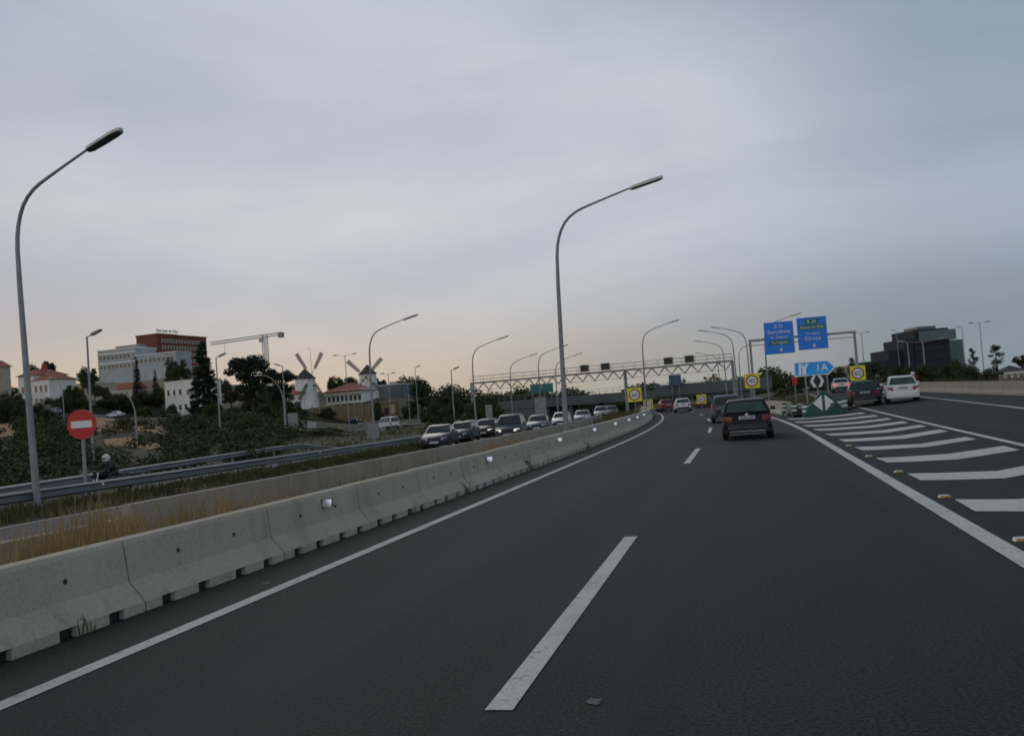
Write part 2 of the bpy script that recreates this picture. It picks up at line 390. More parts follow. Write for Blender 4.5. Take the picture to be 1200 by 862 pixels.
# ------------------------------------------------------------------ terrain
def frange(a, b, st):
    r = []; x = a
    while x < b - 1e-6: r.append(x); x += st
    return r
ys = frange(-40, 0, 5) + frange(0, 60, 2) + frange(60, 260, 4) + frange(260, 640, 20) + [640, 800, 1100, 1600, 2600, 4500]
xs = [-4500, -2400, -1300, -800] + frange(-600, -320, 20) + frange(-320, -60, 5) + frange(-60, 24, 1) + frange(24, 110, 5) + [110, 140, 200, 300, 500, 900, 1800, 4000]
mb = MB(); nx = len(xs); v = []
for y in ys:
    for x in xs:
        u = x - dev(y); z = zg(x, y)
        if -20.5 < u and x < 16: z -= .10
        elif -27.5 < u <= -20.5 and y < 100: z -= .10
        if (-10.6 < u < -6.4) or (-20.2 < u < -18.4): z += .09
        
        v.append((x, y, z))
mb.add(v, [(j * nx + i, j * nx + i + 1, (j + 1) * nx + i + 1, (j + 1) * nx + i) for j in range(len(ys) - 1) for i in range(nx - 1)], 0, True)
structure('terrain', mb, 'ground')

def strip(ya, yb, ua, ub, zf, step=1.5, cols=None, coord='u', lift=0.0):
    """a sheet following the bend, from lateral ua(y) to ub(y)"""
    m = MB(); Y = [ya + (yb - ya) * i / max(1, int((yb - ya) / step)) for i in range(max(1, int((yb - ya) / step)) + 1)]
    v = []; n = cols or 2
    for y in Y:
        a = ua(y) if callable(ua) else ua; b = ub(y) if callable(ub) else ub
        o = dev(y) if coord == 'u' else 0.0
        for i in range(n):
            x = o + a + (b - a) * i / (n - 1); v.append((x, y, zf(x, y) + lift))
    m.add(v, [(j * n + i, j * n + i + 1, (j + 1) * n + i + 1, (j + 1) * n + i) for j in range(len(Y) - 1) for i in range(n - 1)], 0, True)
    return m
RAMP_X = 14.9
road = structure('road', strip(-12, 235, -6.25, lambda y: max(RAMP_X + 1.2 - dev(y), 3) if y < 150 else 4.5, zroad, 1.0, 44), 'asphalt')
structure('oncoming_road', strip(-12, 235, -18.4, -11.0, lambda x, y: zroad(x, y) - .45, 2.0, 6), 'asphalt_far')
structure('slip_road', strip(-6, 120, lambda y: -23.2 - .11 * max(0, y - 14), -20.9, lambda x, y: zg(x, y) + .02, 2.0, 8, coord='x'), 'asphalt_far')
structure('median_strip', strip(-12, 150, -10.7, -6.25, lambda x, y: zg(x, y), 2.0, 6, lift=.03), 'median_soil')

# painted lines: parts of the road
LIFT = .006
def line(name, ya, yb, uc, wd, parent=road, coord='u', zf=zroad, step=1.0):
    f = (lambda y: uc(y) - wd / 2, lambda y: uc(y) + wd / 2) if callable(uc) else (uc - wd / 2, uc + wd / 2)
    return strip(ya, yb, f[0], f[1], zf, step, 2, coord, LIFT).build(name, 'paint', parent)
line('edge_line', -8, 200, -4.46, .15)
line('edge_line', -8, 150, 2.16, .20)
y0 = 4.8
for k in range(-1, 9):
    a = y0 + k * 17.6
    line('lane_dash', a, a + 6.1, -1.35, .15)
gl = [gpt(1200, 522), gpt(1120, 503.3), gpt(1040, 484.5), gpt(998, 475)]   # left line of the exit lane
gx0, gy0, gx1, gy1 = gl[0].x, gl[0].y, gl[3].x, gl[3].y
def exit_line(y): return gx0 + (gx1 - gx0) * (y - gy0) / (gy1 - gy0)
line('edge_line', -8, 120, exit_line, .16, coord='x')
rl = [gpt(1199, 478.5), gpt(1080, 464.8)]
def far_line(y): return rl[0].x + (rl[1].x - rl[0].x) * (y - rl[0].y) / (rl[1].y - rl[0].y)
line('edge_line', 0, 130, far_line, .16, coord='x')
# hatched nose of the exit
sl_ = [((1118.7, 585.3), (1195, 585.8), (1262, 572), (1142.7, 599.8), (1200, 600), (1275, 585)),
       ((1062.7, 555.3), (1168, 552.4), (1215, 543.5), (1078.7, 563), (1178, 560.5), (1230, 551)),
       ((1026, 536.7), (1113, 532), (1176, 522.6), (1040, 542), (1121.5, 538.5), (1195, 527.3)),
       ((1001.3, 524), (1079, 520), (1132, 511.9), (1010.7, 527.6), (1084, 524), (1144, 514.8)),
       ((982.5, 514.9), (1055, 510.5), (1101, 503.2), (990, 517.6), (1060, 514), (1111, 505.8)),
       ((966, 508.2), (1036, 504), (1078, 497.8), (974, 510.4), (1040, 506.8), (1086, 499.8)),
       ((952, 502.7), (1018, 498.8), (1058, 493.4), (959, 504.6), (1022, 501), (1065, 495.2)),
       ((940, 498.2), (1004, 494.3), (1040, 489.8), (946, 499.8), (1007, 496.2), (1046, 491.4)),
       ((930, 494), (990, 490.2), (1024, 486.2), (935, 495.4), (993, 491.8), (1030, 487.6)),
       ((921, 490.3), (978, 486.8), (1010, 483.2), (926, 491.6), (981, 488.2), (1015, 484.4))]
for q in sl_:
    P = [gpt(*p) for p in q]
    m = MB(); A, B = [], []
    for i in range(2):
        for k in range(6):
            t = k / 6
            A.append(P[i].lerp(P[i + 1], t)); B.append(P[3 + i].lerp(P[4 + i], t))
    A.append(P[2]); B.append(P[5])
    vv = [(p.x, p.y, zroad(p.x, p.y) + LIFT) for p in A + B]; n = len(A)
    m.add(vv, [(n + i, n + i + 1, i + 1, i) for i in range(n - 1)]); m.build('hatch_stripe', 'paint', road)
# oncoming and slip road edge lines
onc = [o for o in bpy.data.objects if o.name == 'oncoming_road'][0]
line('edge_line', 0, 160, -18.0, .15, onc, zf=lambda x, y: zroad(x, y) - .45)
line('edge_line', 0, 160, -11.9, .15, onc, zf=lambda x, y: zroad(x, y) - .45)
for k in range(8): line('lane_dash', 3 + k * 17.6, 9 + k * 17.6, -14.9, .14, onc, zf=lambda x, y: zroad(x, y) - .45)
# grass nose between the motorway and the exit lane
m = strip(54, 150, lambda y: dev(y) + 3.1, lambda y: max(dev(y) + 3.2, exit_line(y) - .5), zroad, 2.0, 8, coord='x', lift=.12)
structure('grass_nose', m, 'ground')
# left hillside roads and parking place
def ribbon(name, pts, wd, mat='asphalt_far', lift=.06):
    m = MB(); v = []; P = []
    for a, b in zip(pts, pts[1:]):
        n = max(2, int((Vector(b) - Vector(a)).length / 4))
        P += [Vector(a).lerp(Vector(b), i / n) for i in range(n)]
    P.append(Vector(pts[-1]))
    for i, p in enumerate(P):
        t = (P[min(i + 1, len(P) - 1)] - P[max(i - 1, 0)]).normalized(); s_ = Vector((t.y, -t.x))
        for k in (-1, -.33, .33, 1):
            q = p + s_ * wd / 2 * k; v.append((q.x, q.y, zg(q.x, q.y) + lift))
    m.add(v, [(j * 4 + i, j * 4 + i + 1, j * 4 + 5 + i, j * 4 + 4 + i) for j in range(len(P) - 1) for i in range(3)], 0, True)
    return structure(name, m, mat)
ribbon('side_road', [(-112, 170), (-98, 205), (-86, 232), (-70, 262), (-52, 300)], 11, lift=.35)
ribbon('service_road', [(-60, 120), (-66, 165), (-62, 210), (-48, 262)], 7, lift=.3)
ribbon('parking_place', [(-150, 170), (-125, 182), (-108, 182), (-96, 186)], 7, lift=.3)
def patch(name, pix, mat, lift=.10):
    P = [gpt(*q) for q in pix]; c = sum(P, Vector()) / len(P); m = MB(); v = [c]; n = len(P); K = 6
    for k in range(1, K + 1):
        for p in P: v.append(c.lerp(p, k / K))
    v = [(p.x, p.y, zg(p.x, p.y) + lift) for p in v]
    f = [(0, 1 + i, 1 + (i + 1) % n) for i in range(n)] + [(1 + (k - 1) * n + i, 1 + k * n + i, 1 + k * n + (i + 1) % n, 1 + (k - 1) * n + (i + 1) % n) for k in range(1, K) for i in range(n)]
    m.add(v, f, 0, True); return structure(name, m, mat)
patch('bare_earth', [(70, 492), (110, 489), (150, 493), (192, 502), (197, 511), (170, 506), (130, 505), (108, 509), (72, 506)], 'earth')
patch('bare_earth', [(121, 516), (150, 513), (176, 518), (192, 524), (176, 528), (150, 524), (126, 526)], 'earth')
patch('bare_earth', [(-20, 500), (14, 496), (20, 510), (-20, 516)], 'earth')

# ------------------------------------------------------------------ concrete barriers
def frames(ya, yb, u, zf, step=1.2):
    n = max(1, int(round((yb - ya) / step))); r = []
    for i in range(n + 1):
        y = ya + (yb - ya) * i / n; a = head_at(y); x = u + dev(y)
        r.append(((x, y, zf(x, y)), (math.cos(a), math.sin(a))))
    return r
# precast piece, local: length along +y, road face at +x
PL = 2.65
def barrier_mesh():
    m = MB(); g = .012
    # foot toe cut by four scuppers, then the sloped foot and upright stem
    sc_ = [.35, .95, 1.65, 2.25]; hw = .10
    cuts = [g] + [c + s * hw for c in sc_ for s in (-1, 1)] + [PL - g]
    for i in range(0, len(cuts), 2):
        a, b = cuts[i], cuts[i + 1]
        m.prism([(-.30, 0), (.30, 0), (.30, .085), (-.30, .085)], (0, a, 0), (1, 0, 0), (0, 0, 1), (0, 1, 0), b - a)
    prof = [(-.297, .086), (.297, .086), (.145, .265), (.105, .595), (.085, .635), (-.085, .635), (-.105, .595), (-.145, .265)]
    m.prism(prof, (0, g, 0), (1, 0, 0), (0, 0, 1), (0, 1, 0), PL - 2 * g)
    # black boxes and discs stand in for shade inside scuppers and two lifting holes
    for c in sc_: m.box((0, c, .045), (.50, 2 * hw - .002, .08), 0, 1)
    for c in (.8, 1.85):
        m.disc((.128, c, .42), .022, -.008, 8, 1, 'x')
    return m
bproto = None; nb = 0
REFL_PX = [376, 569, 652, 694, 719, 735, 745, 753]
refl_y = []
for px in REFL_PX:
    best = min((abs(proj(-5.5 + dev(y), y, .5)[0] - px), y) for y in [6 + .1 * i for i in range(1100)])
    refl_y.append(best[1])
yb = 7.50 - 5 * PL
while yb < 118:
    x = -5.60 + dev(yb); a = head_at(yb + PL / 2)
    if bproto is None:
        o = bproto = thing('concrete_barrier', 'x', 'barrier', group='concrete barrier pieces along the left shoulder')
        bproto.name = 'concrete_barrier'
        barrier_mesh().build('barrier_body', ['concrete', 'dark'], bproto)
    else: o = copy_tree(bproto)
    o.location = (x, yb, zroad(x, yb)); o.rotation_euler = (0, 0, a); o.scale = (1, 1, 1 + .2 * sstep(8, 45, yb))
    hit = [r for r in refl_y if yb <= r < yb + PL]
    o['label'] = 'plain grey precast concrete barrier piece without reflector, in the row along the left shoulder'
    if hit:
        o['label'] = 'grey precast concrete barrier piece with a white reflector on its road face'
    if nb == 5: o['label'] = 'stained concrete barrier piece nearest the camera that shows both joints, below the dry grass'
    for r in hit:
        m = MB(); yy = clamp(r - yb, .1, PL - .1)
        m.prism([(-.018, -.045), (.006, .045), (.016, .045), (-.006, -.045)], (-.065, -.004, 0), (0, 1, 0), (0, 0, 1), (1, 0, 0), .13); m.box((-.025, .040, 0), (.15, .055, .10), 0, 1)
        m.build('reflector', ['prism', 'dark'], o, (.20, yy, .50))
    nb += 1; yb += PL
# second median wall, cast in place
PROF2 = [(-.30, 0), (.30, 0), (.30, .09), (.14, .30), (.10, .82), (-.10, .82), (-.14, .30), (-.30, .09)]
zon = lambda x, y: zroad(x, y) - .45
wall = thing('median_wall', 'long weathered concrete median wall behind the strip of dry grass', 'wall')
ya = 14.8
while ya < 128:
    MB().sweep(PROF2, frames(ya + .012, ya + 5.98, -10.75, zon, 1.0)).build('wall_section', 'old_concrete', wall); ya += 6.0
m = MB().sweep([(-.30, 0), (.30, 0), (.28, .09), (.16, .30), (.13, .60), (-.13, .60), (-.16, .30), (-.30, .09)], frames(2, 14.6, -10.75, zon, 1.0))
tag(m.build('low_wall', 'old_concrete'), 'lower concrete wall left of the stepped end of the median wall', 'wall')
# wall along the exit lane
wl = thing('parapet_wall', 'long pale concrete parapet wall at the outer edge of the exit lane', 'wall')
for i in range(20):
    a = 8 + i * 6
    fr = []
    for k in range(7):
        y = a + .01 + (5.98) * k / 6; x = RAMP_X + .35 - .012 * max(0, y - 47); fr.append(((x, y, zroad(x, y) - .05), (1, 0)))
    MB().sweep([(-.30, 0), (.25, 0), (.14, .86), (-.14, .86), (-.17, .40), (-.28, .18)], fr).build('wall_section', 'old_concrete', wl)
# barrier right of the main lanes past the nose
m = MB().sweep(PROF2, frames(58, 110, 3.3, zroad, 1.5))
tag(m.build('nose_barrier', 'concrete'), 'grey concrete barrier starting behind the bollards at the exit nose', 'barrier')

# ------------------------------------------------------------------ guardrails
def guardrail(label, pts, ztop=.72, post_every=4.0, end_down=False, delin=0):
    """pts (x, y); one W beam on posts"""
    t = thing('guardrail', label, 'guardrail', group='steel guardrails')
    P = []
    for a, b in zip(pts, pts[1:]):
        n = max(1, int((Vector(b) - Vector(a)).length / 2)); P += [Vector(a).lerp(Vector(b), i / n) for i in range(n)]
    P.append(Vector(pts[-1])); fr = []
    for i, p in enumerate(P):
        d = (P[min(i + 1, len(P) - 1)] - P[max(i - 1, 0)]).normalized()
        drop = 0
        if end_down and i > len(P) - 4: drop = .22 * (i - len(P) + 4)
        fr.append(((p.x, p.y, zg(p.x, p.y) + ztop - drop), (d.y, -d.x)))
    W = [(0, 0), (.05, -.03), (.085, -.06), (.05, -.09), (.0, -.12), (0, -.19), (.05, -.22), (.085, -.25), (.05, -.28), (0, -.31)]
    prof = W + [(a - .006, b) for a, b in reversed(W)]
    MB().sweep(prof, fr, 0, True).build('beam', 'rail', t)
    acc = 0.0; last = None; k = 0
    for i, (o, s_) in enumerate(fr):
        if last is None or (Vector(o) - last).length >= post_every - .1:
            last = Vector(o); g = zg(o[0], o[1])
            MB().box((o[0] - s_[0] * .07, o[1] - s_[1] * .07, (g - .15 + o[2] - .02) / 2), (.12, .06, o[2] - .02 - g + .15), math.atan2(s_[1], s_[0])).build('post', 'galv', t)
            if delin and k % delin == 2:
                MB().box((o[0] + s_[0] * .09, o[1] + s_[1] * .09, o[2] - .1), (.05, .05, .07)).build('delineator', 'reflector', t)
            k += 1
    return t
def upath(u, ya, yb, st=4): return [(u + dev(y), y) for y in frange(ya, yb, st)] + [(u + dev(yb), yb)]
guardrail('long grey steel guardrail on the grass verge beyond the median wall, nearer of two', upath(-19.75, 2, 98), ztop=.58, delin=4)
g2 = [(-23.2, 4), (-23.6, 18), (-24.4, 27), (-26.2, 36), (-28.2, 45), (-30.0, 53), (-31.4, 61), (-30.6, 69)]
guardrail('thin steel guardrail along the foot of the scrub slope, behind the motorcyclist', g2, ztop=.80, end_down=True)
guardrail('short guardrail with a flared end beside the green bollards at the exit nose', [(3.35, 60), (3.4, 54), (3.9, 51.5), (4.5, 50.3)], ztop=.62, post_every=2.0)

# ------------------------------------------------------------------ street lamps
def lamp(label, x, y, mirror=1, h=10.0, rz=0.0, z=None, tilt=0.0, mat='pole', scale_arm=1.0, group='curved arm street lamps', zoff=0):
    g = zg(x, y) if z is None else z; k = h / 9.94
    t = thing('street_lamp', label, 'street lamp', (x, y, g + zoff), rz, group); t.rotation_euler.y = tilt
    pr = [(0, 0), (0, 2), (.01, 4), (.03, 6.3), (.06, 7.4), (.10, 7.78), (.17, 8.09), (.28, 8.38), (.43, 8.64), (.63, 8.85), (.87, 9.01), (1.14, 9.13), (1.45, 9.23), (2.2, 9.46), (3.08, 9.72)]
    pts = [(mirror * a * scale_arm * k, 0, b * k) for a, b in pr]
    rad = [.105, .096, .087, .074, .064, .061, .058, .056, .054, .052, .050, .048, .045, .038, .033]
    MB().tube(pts, rad, 10).build('pole', mat, t)
    MB().box((0, 0, .03), (.36, .36, .06)).box((0, 0, .10), (.26, .26, .10)).build('base_plate', 'galv', t)
    hx, hz = mirror * 3.0 * scale_arm * k, 9.69 * k; sl = .235
    m = MB()
    sec = [(-.155, .02), (-.165, -.055), (.165, -.055), (.155, .02), (.10, .065), (-.10, .065)]
    fr = []; v = []
    for tt, s in ((0, .55), (.12, .9), (.5, 1.0), (1.0, 1.0), (1.2, .8), (1.27, .45)):
        for a, b in sec: v.append((hx + mirror * tt, a * s, hz + tt * sl + b * (1 if b < 0 else s)))
    n = 6
    f = [(i * n + q, i * n + (q + 1) % n, (i + 1) * n + (q + 1) % n, (i + 1) * n + q) for i in range(5) for q in range(n)]
    m.add(v, f + [tuple(range(n)), tuple(range(5 * n, 6 * n))]); hd = m.build('lamp_head', 'cover' if h > 9 else 'galv', t)
    m = MB(); v = []
    for tt, s in ((.06, .55), (.2, .92), (1.05, .92), (1.2, .6)):
        for a, b in ((-.145, -.058), (.145, -.058), (.12, -.082), (-.12, -.082)): v.append((hx + mirror * tt, a * s, hz + tt * sl + b))
    m.add(v, [(i * 4 + q, i * 4 + (q + 1) % 4, i * 4 + 4 + (q + 1) % 4, i * 4 + 4 + q) for i in range(3) for q in range(4)] + [(0, 1, 2, 3), (15, 14, 13, 12)])
    m.build('lens', 'lens', hd)
    return t
def lamp_tip(label, px, py, mirror=1, h=10.0, rz=0.0, tilt=0.0, **kw):
    k = h / 9.94; d = RM @ Vector(((px - 600) / F, -(py - 431) / F, -1)); bx, by = -10.0, 60.0
    for _ in range(12):
        t = (zg(bx, by) + 9.96 * k - EYE) / d.z
        q = mirror * 4.27 * k + 9.96 * k * math.sin(tilt); bx, by = d.x * t - q * math.cos(rz), d.y * t - q * math.sin(rz)
    return lamp(label, bx, by, mirror, h, rz, tilt=tilt, **kw)
lamp_tip('tall street lamp nearest on the left, its dark lens seen from below', 143, 160, rz=R(-9), tilt=R(-2.6))
lamp_tip('tall street lamp in the median, rising between the two concrete walls in mid picture', 777, 206, tilt=R(.8))
lamp_tip('curved street lamp beside the second windmill, behind the guardrail', 490, 368.5)
lamp_tip('curved street lamp standing left of the sign gantry leg', 596, 393.5)
lamp_tip('curved street lamp in front of the left half of the sign gantry', 630, 414)
lamp_tip('curved street lamp behind the gantry, just left of the tall median lamp', 666, 403.5)
lamp_tip('faint distant street lamp seen through the gantry rail right of the tall median lamp', 683, 417)
lamp_tip('curved median street lamp with the round yellow speed sign at its foot', 796, 374.5)
lamp_tip('street lamp with a left pointing arm, nearest of the row beside the right lane', 832, 383, -1)
lamp_tip('left pointing street lamp rising beside the right gantry leg', 818, 387, -1)
lamp_tip('left pointing street lamp seen through the right end of the gantry', 813, 399, -1)
lamp_tip('farthest left pointing street lamp, small behind the gantry rail', 814, 413, -1)
lamp_tip('street lamp with its arm hidden behind the left blue sign, beside the sign post', 895, 398)
lamp_tip('street lamp whose arm rises over the left blue direction sign', 939, 366.5)
def mast(label, px, y, ptop, kind='cobra', mirror=1, mat='palepole', arm=1.6, group='slender lamp masts'):
    x = 0
    for _ in range(4): x = xat(px, y, zg(x, y))
    g = zg(x, y); s = F / y
    h = max(4.0, (ptop and at(px, ptop, y).z - g))
    t = thing('lamp_mast', label, 'street lamp', (x, y, g), 0, group)
    if kind == 'bent':
        pts = [(0, 0, 0), (0, 0, h * .55)] + [(mirror * arm * (1 - math.cos(a)), 0, h * .55 + (h * .45) * math.sin(a)) for a in [R(d) for d in (15, 30, 45, 60, 75, 90)]]
        MB().tube(pts, [.09, .08, .07, .065, .06, .055, .05, .045], 8).build('pole', mat, t)
        MB().ball((mirror * (arm + .4), 0, h), (.5, .16, .10)).build('lamp_head', 'cover', t)
    else:
        MB().tube([(0, 0, 0), (0, 0, h * .5), (0, 0, h)], [.10, .085, .06], 8).build('pole', mat, t)
        if kind == 'cobra':
            MB().tube([(0, 0, h - .1), (mirror * .5, 0, h + .15)], .04, 6).build('arm', mat, t)
            MB().prism([(-.1, 0), (.1, .02), (.75, .28), (.75, .40), (.1, .22)], (mirror * .4, -.15, h), (mirror, 0, 0), (0, 0, 1), (0, 1, 0), .3).build('lamp_head', 'pole', t)
        else:
            for q in (-1, 1):
                MB().tube([(0, 0, h - .25), (q * arm, 0, h)], .035, 6).build('arm', mat, t)
                MB().ball((q * (arm + .35), 0, h + .03), (.45, .18, .11)).build('lamp_head', 'pole', t)
    return t
mast('straight lamp mast behind the no entry sign', 110, 57, 393)
mast('straight lamp mast beside the large dark conifer', 259, 92, 418)
mast('bent lamp post curving left in front of the stone pine', 335, 108, 437, 'bent', -1, arm=3.0)
mast('plain straight mast touching the bent lamp post', 336, 112, 428, 'cobra', -1)
mast('bent lamp post curving left over the bare earth slope', 161, 88, 457, 'bent', -1, arm=2.0)
mast('short bent lamp post above the parked cars by the white villa', 76, 140, 441, 'bent', -1, arm=2.0)
mast('dark lamp mast rising just behind the taller windmill', 368, 300, 408, 'cobra', -1, mat='pole')
mast('twin headed mast between the two windmills', 410, 165, 415, 'twin')
mast('lamp mast right of the second windmill', 459, 175, 437, 'twin', arm=.8)
mast('lamp mast left of the small cypress', 491, 178, 430, 'cobra')
mast('lamp mast before the big dark bush, left of the gantry', 533.5, 118, 433, 'cobra')
mast('lower mast left of the big dark bush', 481, 190, 450, 'cobra')
mast('twin lamp mast far right, its two heads high over the poplars', 1154, 200, 377, 'twin', arm=1.2, mat='palepole')
mast('pale lamp mast in front of the dark office block', 1068, 130, 401, 'cobra', -1)
mast('grey twin mast in front of the stepped office roof', 1086, 120, 398, 'twin', arm=2.0)
mast('distant twin mast just right of the blue sign post', 1015, 200, 389, 'twin', arm=.9)
mast('faint distant mast left of the office block', 1056, 260, 387, 'cobra', -1)
mast('faint single mast behind the office roof', 1133, 230, 383, 'cobra', -1)

# ------------------------------------------------------------------ traffic signs
def no_entry():
    p = at(95.5, 497, 26.0); g = zg(p.x, p.y)
    t = thing('no_entry_sign', 'round red no entry sign with a white bar on a grey post', 'road sign', (p.x, p.y, g), R(12))
    h = p.z - g
    MB().box((0, .06, (h + .4) / 2), (.10, .06, h + .4)).build('post', 'galv', t)
    d = MB().disc((0, .02, h), .47, .02, 40).disc((0, .03, h), .475, .012, 40, 1).build('sign_face', ['red', 'signback'], t)
    MB().box((0, -.004, h), (.67, .006, .22)).build('white_bar', 'white', d)
no_entry()
def speed_sign(label, px, py, y, size, num, post=True, dz=0):
    p = at(px, py, y); g = zg(p.x, y)
    t = thing('speed_sign', label, 'road sign', (p.x, y, g), 0, 'yellow backed speed limit signs')
    h = p.z - g; r = size * .41
    if post: MB().tube([(0, .06, 0), (0, .06, h + size * .4)], .05, 8).build('post', 'galv', t)
    b = MB().box((0, 0, h), (size, .025, size)).build('backing_board', 'yellow', t)
    MB().disc((0, -.015, h), r, .012, 36, 0, 'y', r * .80).build('red_ring', 'ring', b)
    MB().disc((0, -.015, h), r * .795, .008, 36).build('white_disc', 'white', b)
    lettering(num, size * .46, (0, -.028, h - size * .02), b, 'black', 'number')
    return t
speed_sign('yellow backed 40 speed limit sign on the left post of the blue sign gantry', 881.3, 446, 99, 1.45, '40')
speed_sign('yellow backed 60 speed limit sign above the dark saloon in the exit lane', 1005.3, 437, 99.5, 1.45, '60')
speed_sign('yellow backed speed limit sign at the foot of the curved median lamp', 743.6, 462.3, 102.6, 1.5, '60')
speed_sign('small distant yellow sign left of the red car, above the barrier', 759.5, 473.5, 128, 1.25, '60')
speed_sign('small distant yellow sign above the dark purple car', 822, 467.3, 131, 1.25, '60')

# blue overhead direction signs
def blue_gantry():
    y = 100.0; a = at(879, 403, y); b = at(1001, 389, y)
    t = thing('sign_gantry', 'slim grey steel portal over the exit carrying two blue direction boards', 'sign gantry', (0, y, 0))
    zb = (a.z + b.z) / 2 + .05
    for x in (a.x, b.x):
        g = zg(x, y); MB().box((x, 0, (g + zb) / 2), (.24, .24, zb - g)).box((x, 0, g + .05), (.6, .6, .1)).build('post', 'pole', t)
    MB().box(((a.x + b.x) / 2, 0, zb + .12), (b.x - a.x + .24, .20, .22)).build('crossbeam', 'pole', t)
    MB().box(((a.x + b.x) / 2, .0, zb - .38), (b.x - a.x, .08, .08)).build('crossbeam', 'pole', t)
    def board(px0, px1, py0, py1, lines, label):
        p = at(px0, py0, y - .3); q = at(px1, py1, y - .3); cx, cz = (p.x + q.x) / 2, (p.z + q.z) / 2
        wd, ht = 2.84, 3.22
        bd = MB().box((cx, -.3, cz), (wd, .06, ht)).build('direction_board', 'blue', t); tag(bd, label)
        MB().box((cx, -.26, cz), (wd + .02, .06, ht + .02)).build('board_frame', 'signback', bd)
        for txt, size, dz, box, cl in lines:
            if box:
                MB().box((cx, -.334, cz + dz), (box[0], .006, box[1])).build('green_panel', 'sign_green', bd)
            lettering(txt, size, (cx, -.345, cz + dz - .01), bd, cl)
        z0 = cz - 1.24
        MB().prism([(-.06, .19), (.06, .19), (.06, 0), (.17, 0), (0, -.2), (-.17, 0), (-.06, 0)], (cx + .1, -.345, z0), (1, 0, 0), (0, 0, 1), (0, 1, 0), .01).build('arrow', 'white', bd)
    board(896, 930.5, 379, 412.5, [('B 23', .46, 1.18, None, 'white'), ('Barcelona', .56, .62, None, 'white'), ('Av. Diagonal', .34, .08, None, 'white'), ('Tarragona', .40, -.46, (2.1, .50), 'white')], 'left blue board reading Barcelona')
    board(934, 970, 373, 407.5, [('B 20', .46, 1.18, (1.3, .54), 'white'), ('Ronda de Dalt', .38, .62, (2.55, .48), 'white'), ('Tarragona', .34, .0, None, 'white'), ('Girona', .56, -.52, None, 'white')], 'right blue board reading Girona')
blue_gantry()
def exit_sign():
    y = 53.0; a = at(930.5, 432.5, y); b = at(979, 431, y); g = zg((a.x + b.x) / 2, y); wd = b.x - a.x; ht = .78; cz = (a.z + b.z) / 2 + .02
    t = thing('exit_sign', 'bright blue arrow shaped exit sign reading 1A with a white border', 'road sign', (a.x, y, g))
    h = cz - g
    poly = lambda e: [(e, -ht / 2 + e), (wd - .36 - e * .4, -ht / 2 + e), (wd - e * 1.5, 0), (wd - .36 - e * .4, ht / 2 - e), (e, ht / 2 - e)]
    brd = MB().prism(poly(0), (0, .0, h), (1, 0, 0), (0, 0, 1), (0, 1, 0), .03).build('arrow_board', 'reflector', t)  # extra white here stands in for light returned by the border
    MB().prism(poly(.055), (0, -.008, h), (1, 0, 0), (0, 0, 1), (0, 1, 0), .006).build('blue_field', 'bright_blue', brd)
    lettering('1A', .56, (1.42, -.014, h - .01), brd, 'reflector')
    k = .30                                           # exit pictogram: carriageway with a lane leaving to the right
    m = MB()
    m.prism([(-.09, -.30), (.05, -.30), (.075, .30), (-.025, .30)], (k, -.018, h), (1, 0, 0), (0, 0, 1), (0, 1, 0), .008)
    m.prism([(.12, -.30), (.30, -.30), (.30, .0), (.46, .24), (.40, .28), (.36, .30), (.22, .12), (.13, .28), (.10, .28), (.125, .0)], (k, -.018, h), (1, 0, 0), (0, 0, 1), (0, 1, 0), .008)
    m.build('exit_symbol', 'reflector', brd)
    for x in (.55, 1.65): MB().box((x, .06, h / 2), (.09, .05, h + .5)).build('post', 'galv', t)
    # black board with white chevrons underneath
    p = at(957.5, 446.5, y - .1); c = thing('chevron_board', 'small black board with two white chevrons under the exit sign', 'road sign', (p.x, y - .1, zg(p.x, y)))
    h2 = p.z - zg(p.x, y); bb = MB().box((0, 0, h2), (.86, .03, .66)).build('backing_board', 'black', c)
    for q in (-1, 1):
        MB().prism([(.04 * q, .31), (.20 * q, .31), (.36 * q, 0), (.20 * q, -.31), (.04 * q, -.31), (.20 * q, 0)][::q], (0, -.022, h2), (1, 0, 0), (0, 0, 1), (0, 1, 0), .006).build('chevron', 'white', bb)
    MB().box((0, .04, h2 / 2), (.08, .05, h2)).build('post', 'galv', c)
exit_sign()
def nose_marker():
    y = 48.6; p = gpt(967, 487.3); y = p.y; s = F / y
    t = thing('nose_marker', 'green diamond shaped gore marker with two white triangles', 'road marker', (p.x, p.y, zroad(p.x, p.y)))
    H = 1.32
    MB().prism([(-.80, 0), (.80, 0), (.88, .38), (.10, H), (-.02, H), (-.86, .36)], (0, .25, 0), (1, 0, 0), (0, 0, 1), (0, 1, 0), .25).build('marker_body', 'green', t)
    for q in (-1, 1):
        MB().prism([(.07 * q, 1.07), (.07 * q, .26), (.52 * q, .67)][::q], (0, .24, 0), (1, 0, 0), (0, 0, 1), (0, 1, 0), .012).build('white_triangle', 'white', t)
    MB().box((0, .35, .03), (1.7, .7, .06)).build('foot', 'green', t)
nose_marker()
def bollard(label, px, py):
    p = gpt(px, py)
    t = thing('bollard', label, 'bollard', (p.x, p.y, zroad(p.x, p.y)), 0, 'green bollards round the exit nose')
    r = .175
    MB().tube([(0, 0, 0), (0, 0, .02), (0, 0, .62), (0, 0, .72), (0, 0, .76)], [r * 1.1, r, r, r * .95, r * .5], 16).build('bollard_body', 'green', t)
    for z in (.30, .52): MB().tube([(0, 0, z), (0, 0, z + .12)], r + .006, 16).build('white_band', 'white', t)
bollard('green bollard with two white bands, farthest from the green marker', 919.8, 487)
bollard('green bollard with two white bands, middle of the three left of the marker', 931.7, 488)
bollard('green bollard with two white bands, close to the left side of the green marker', 945, 489.5)
bollard('green bollard half hidden behind the right edge of the green marker', 984, 484.5)
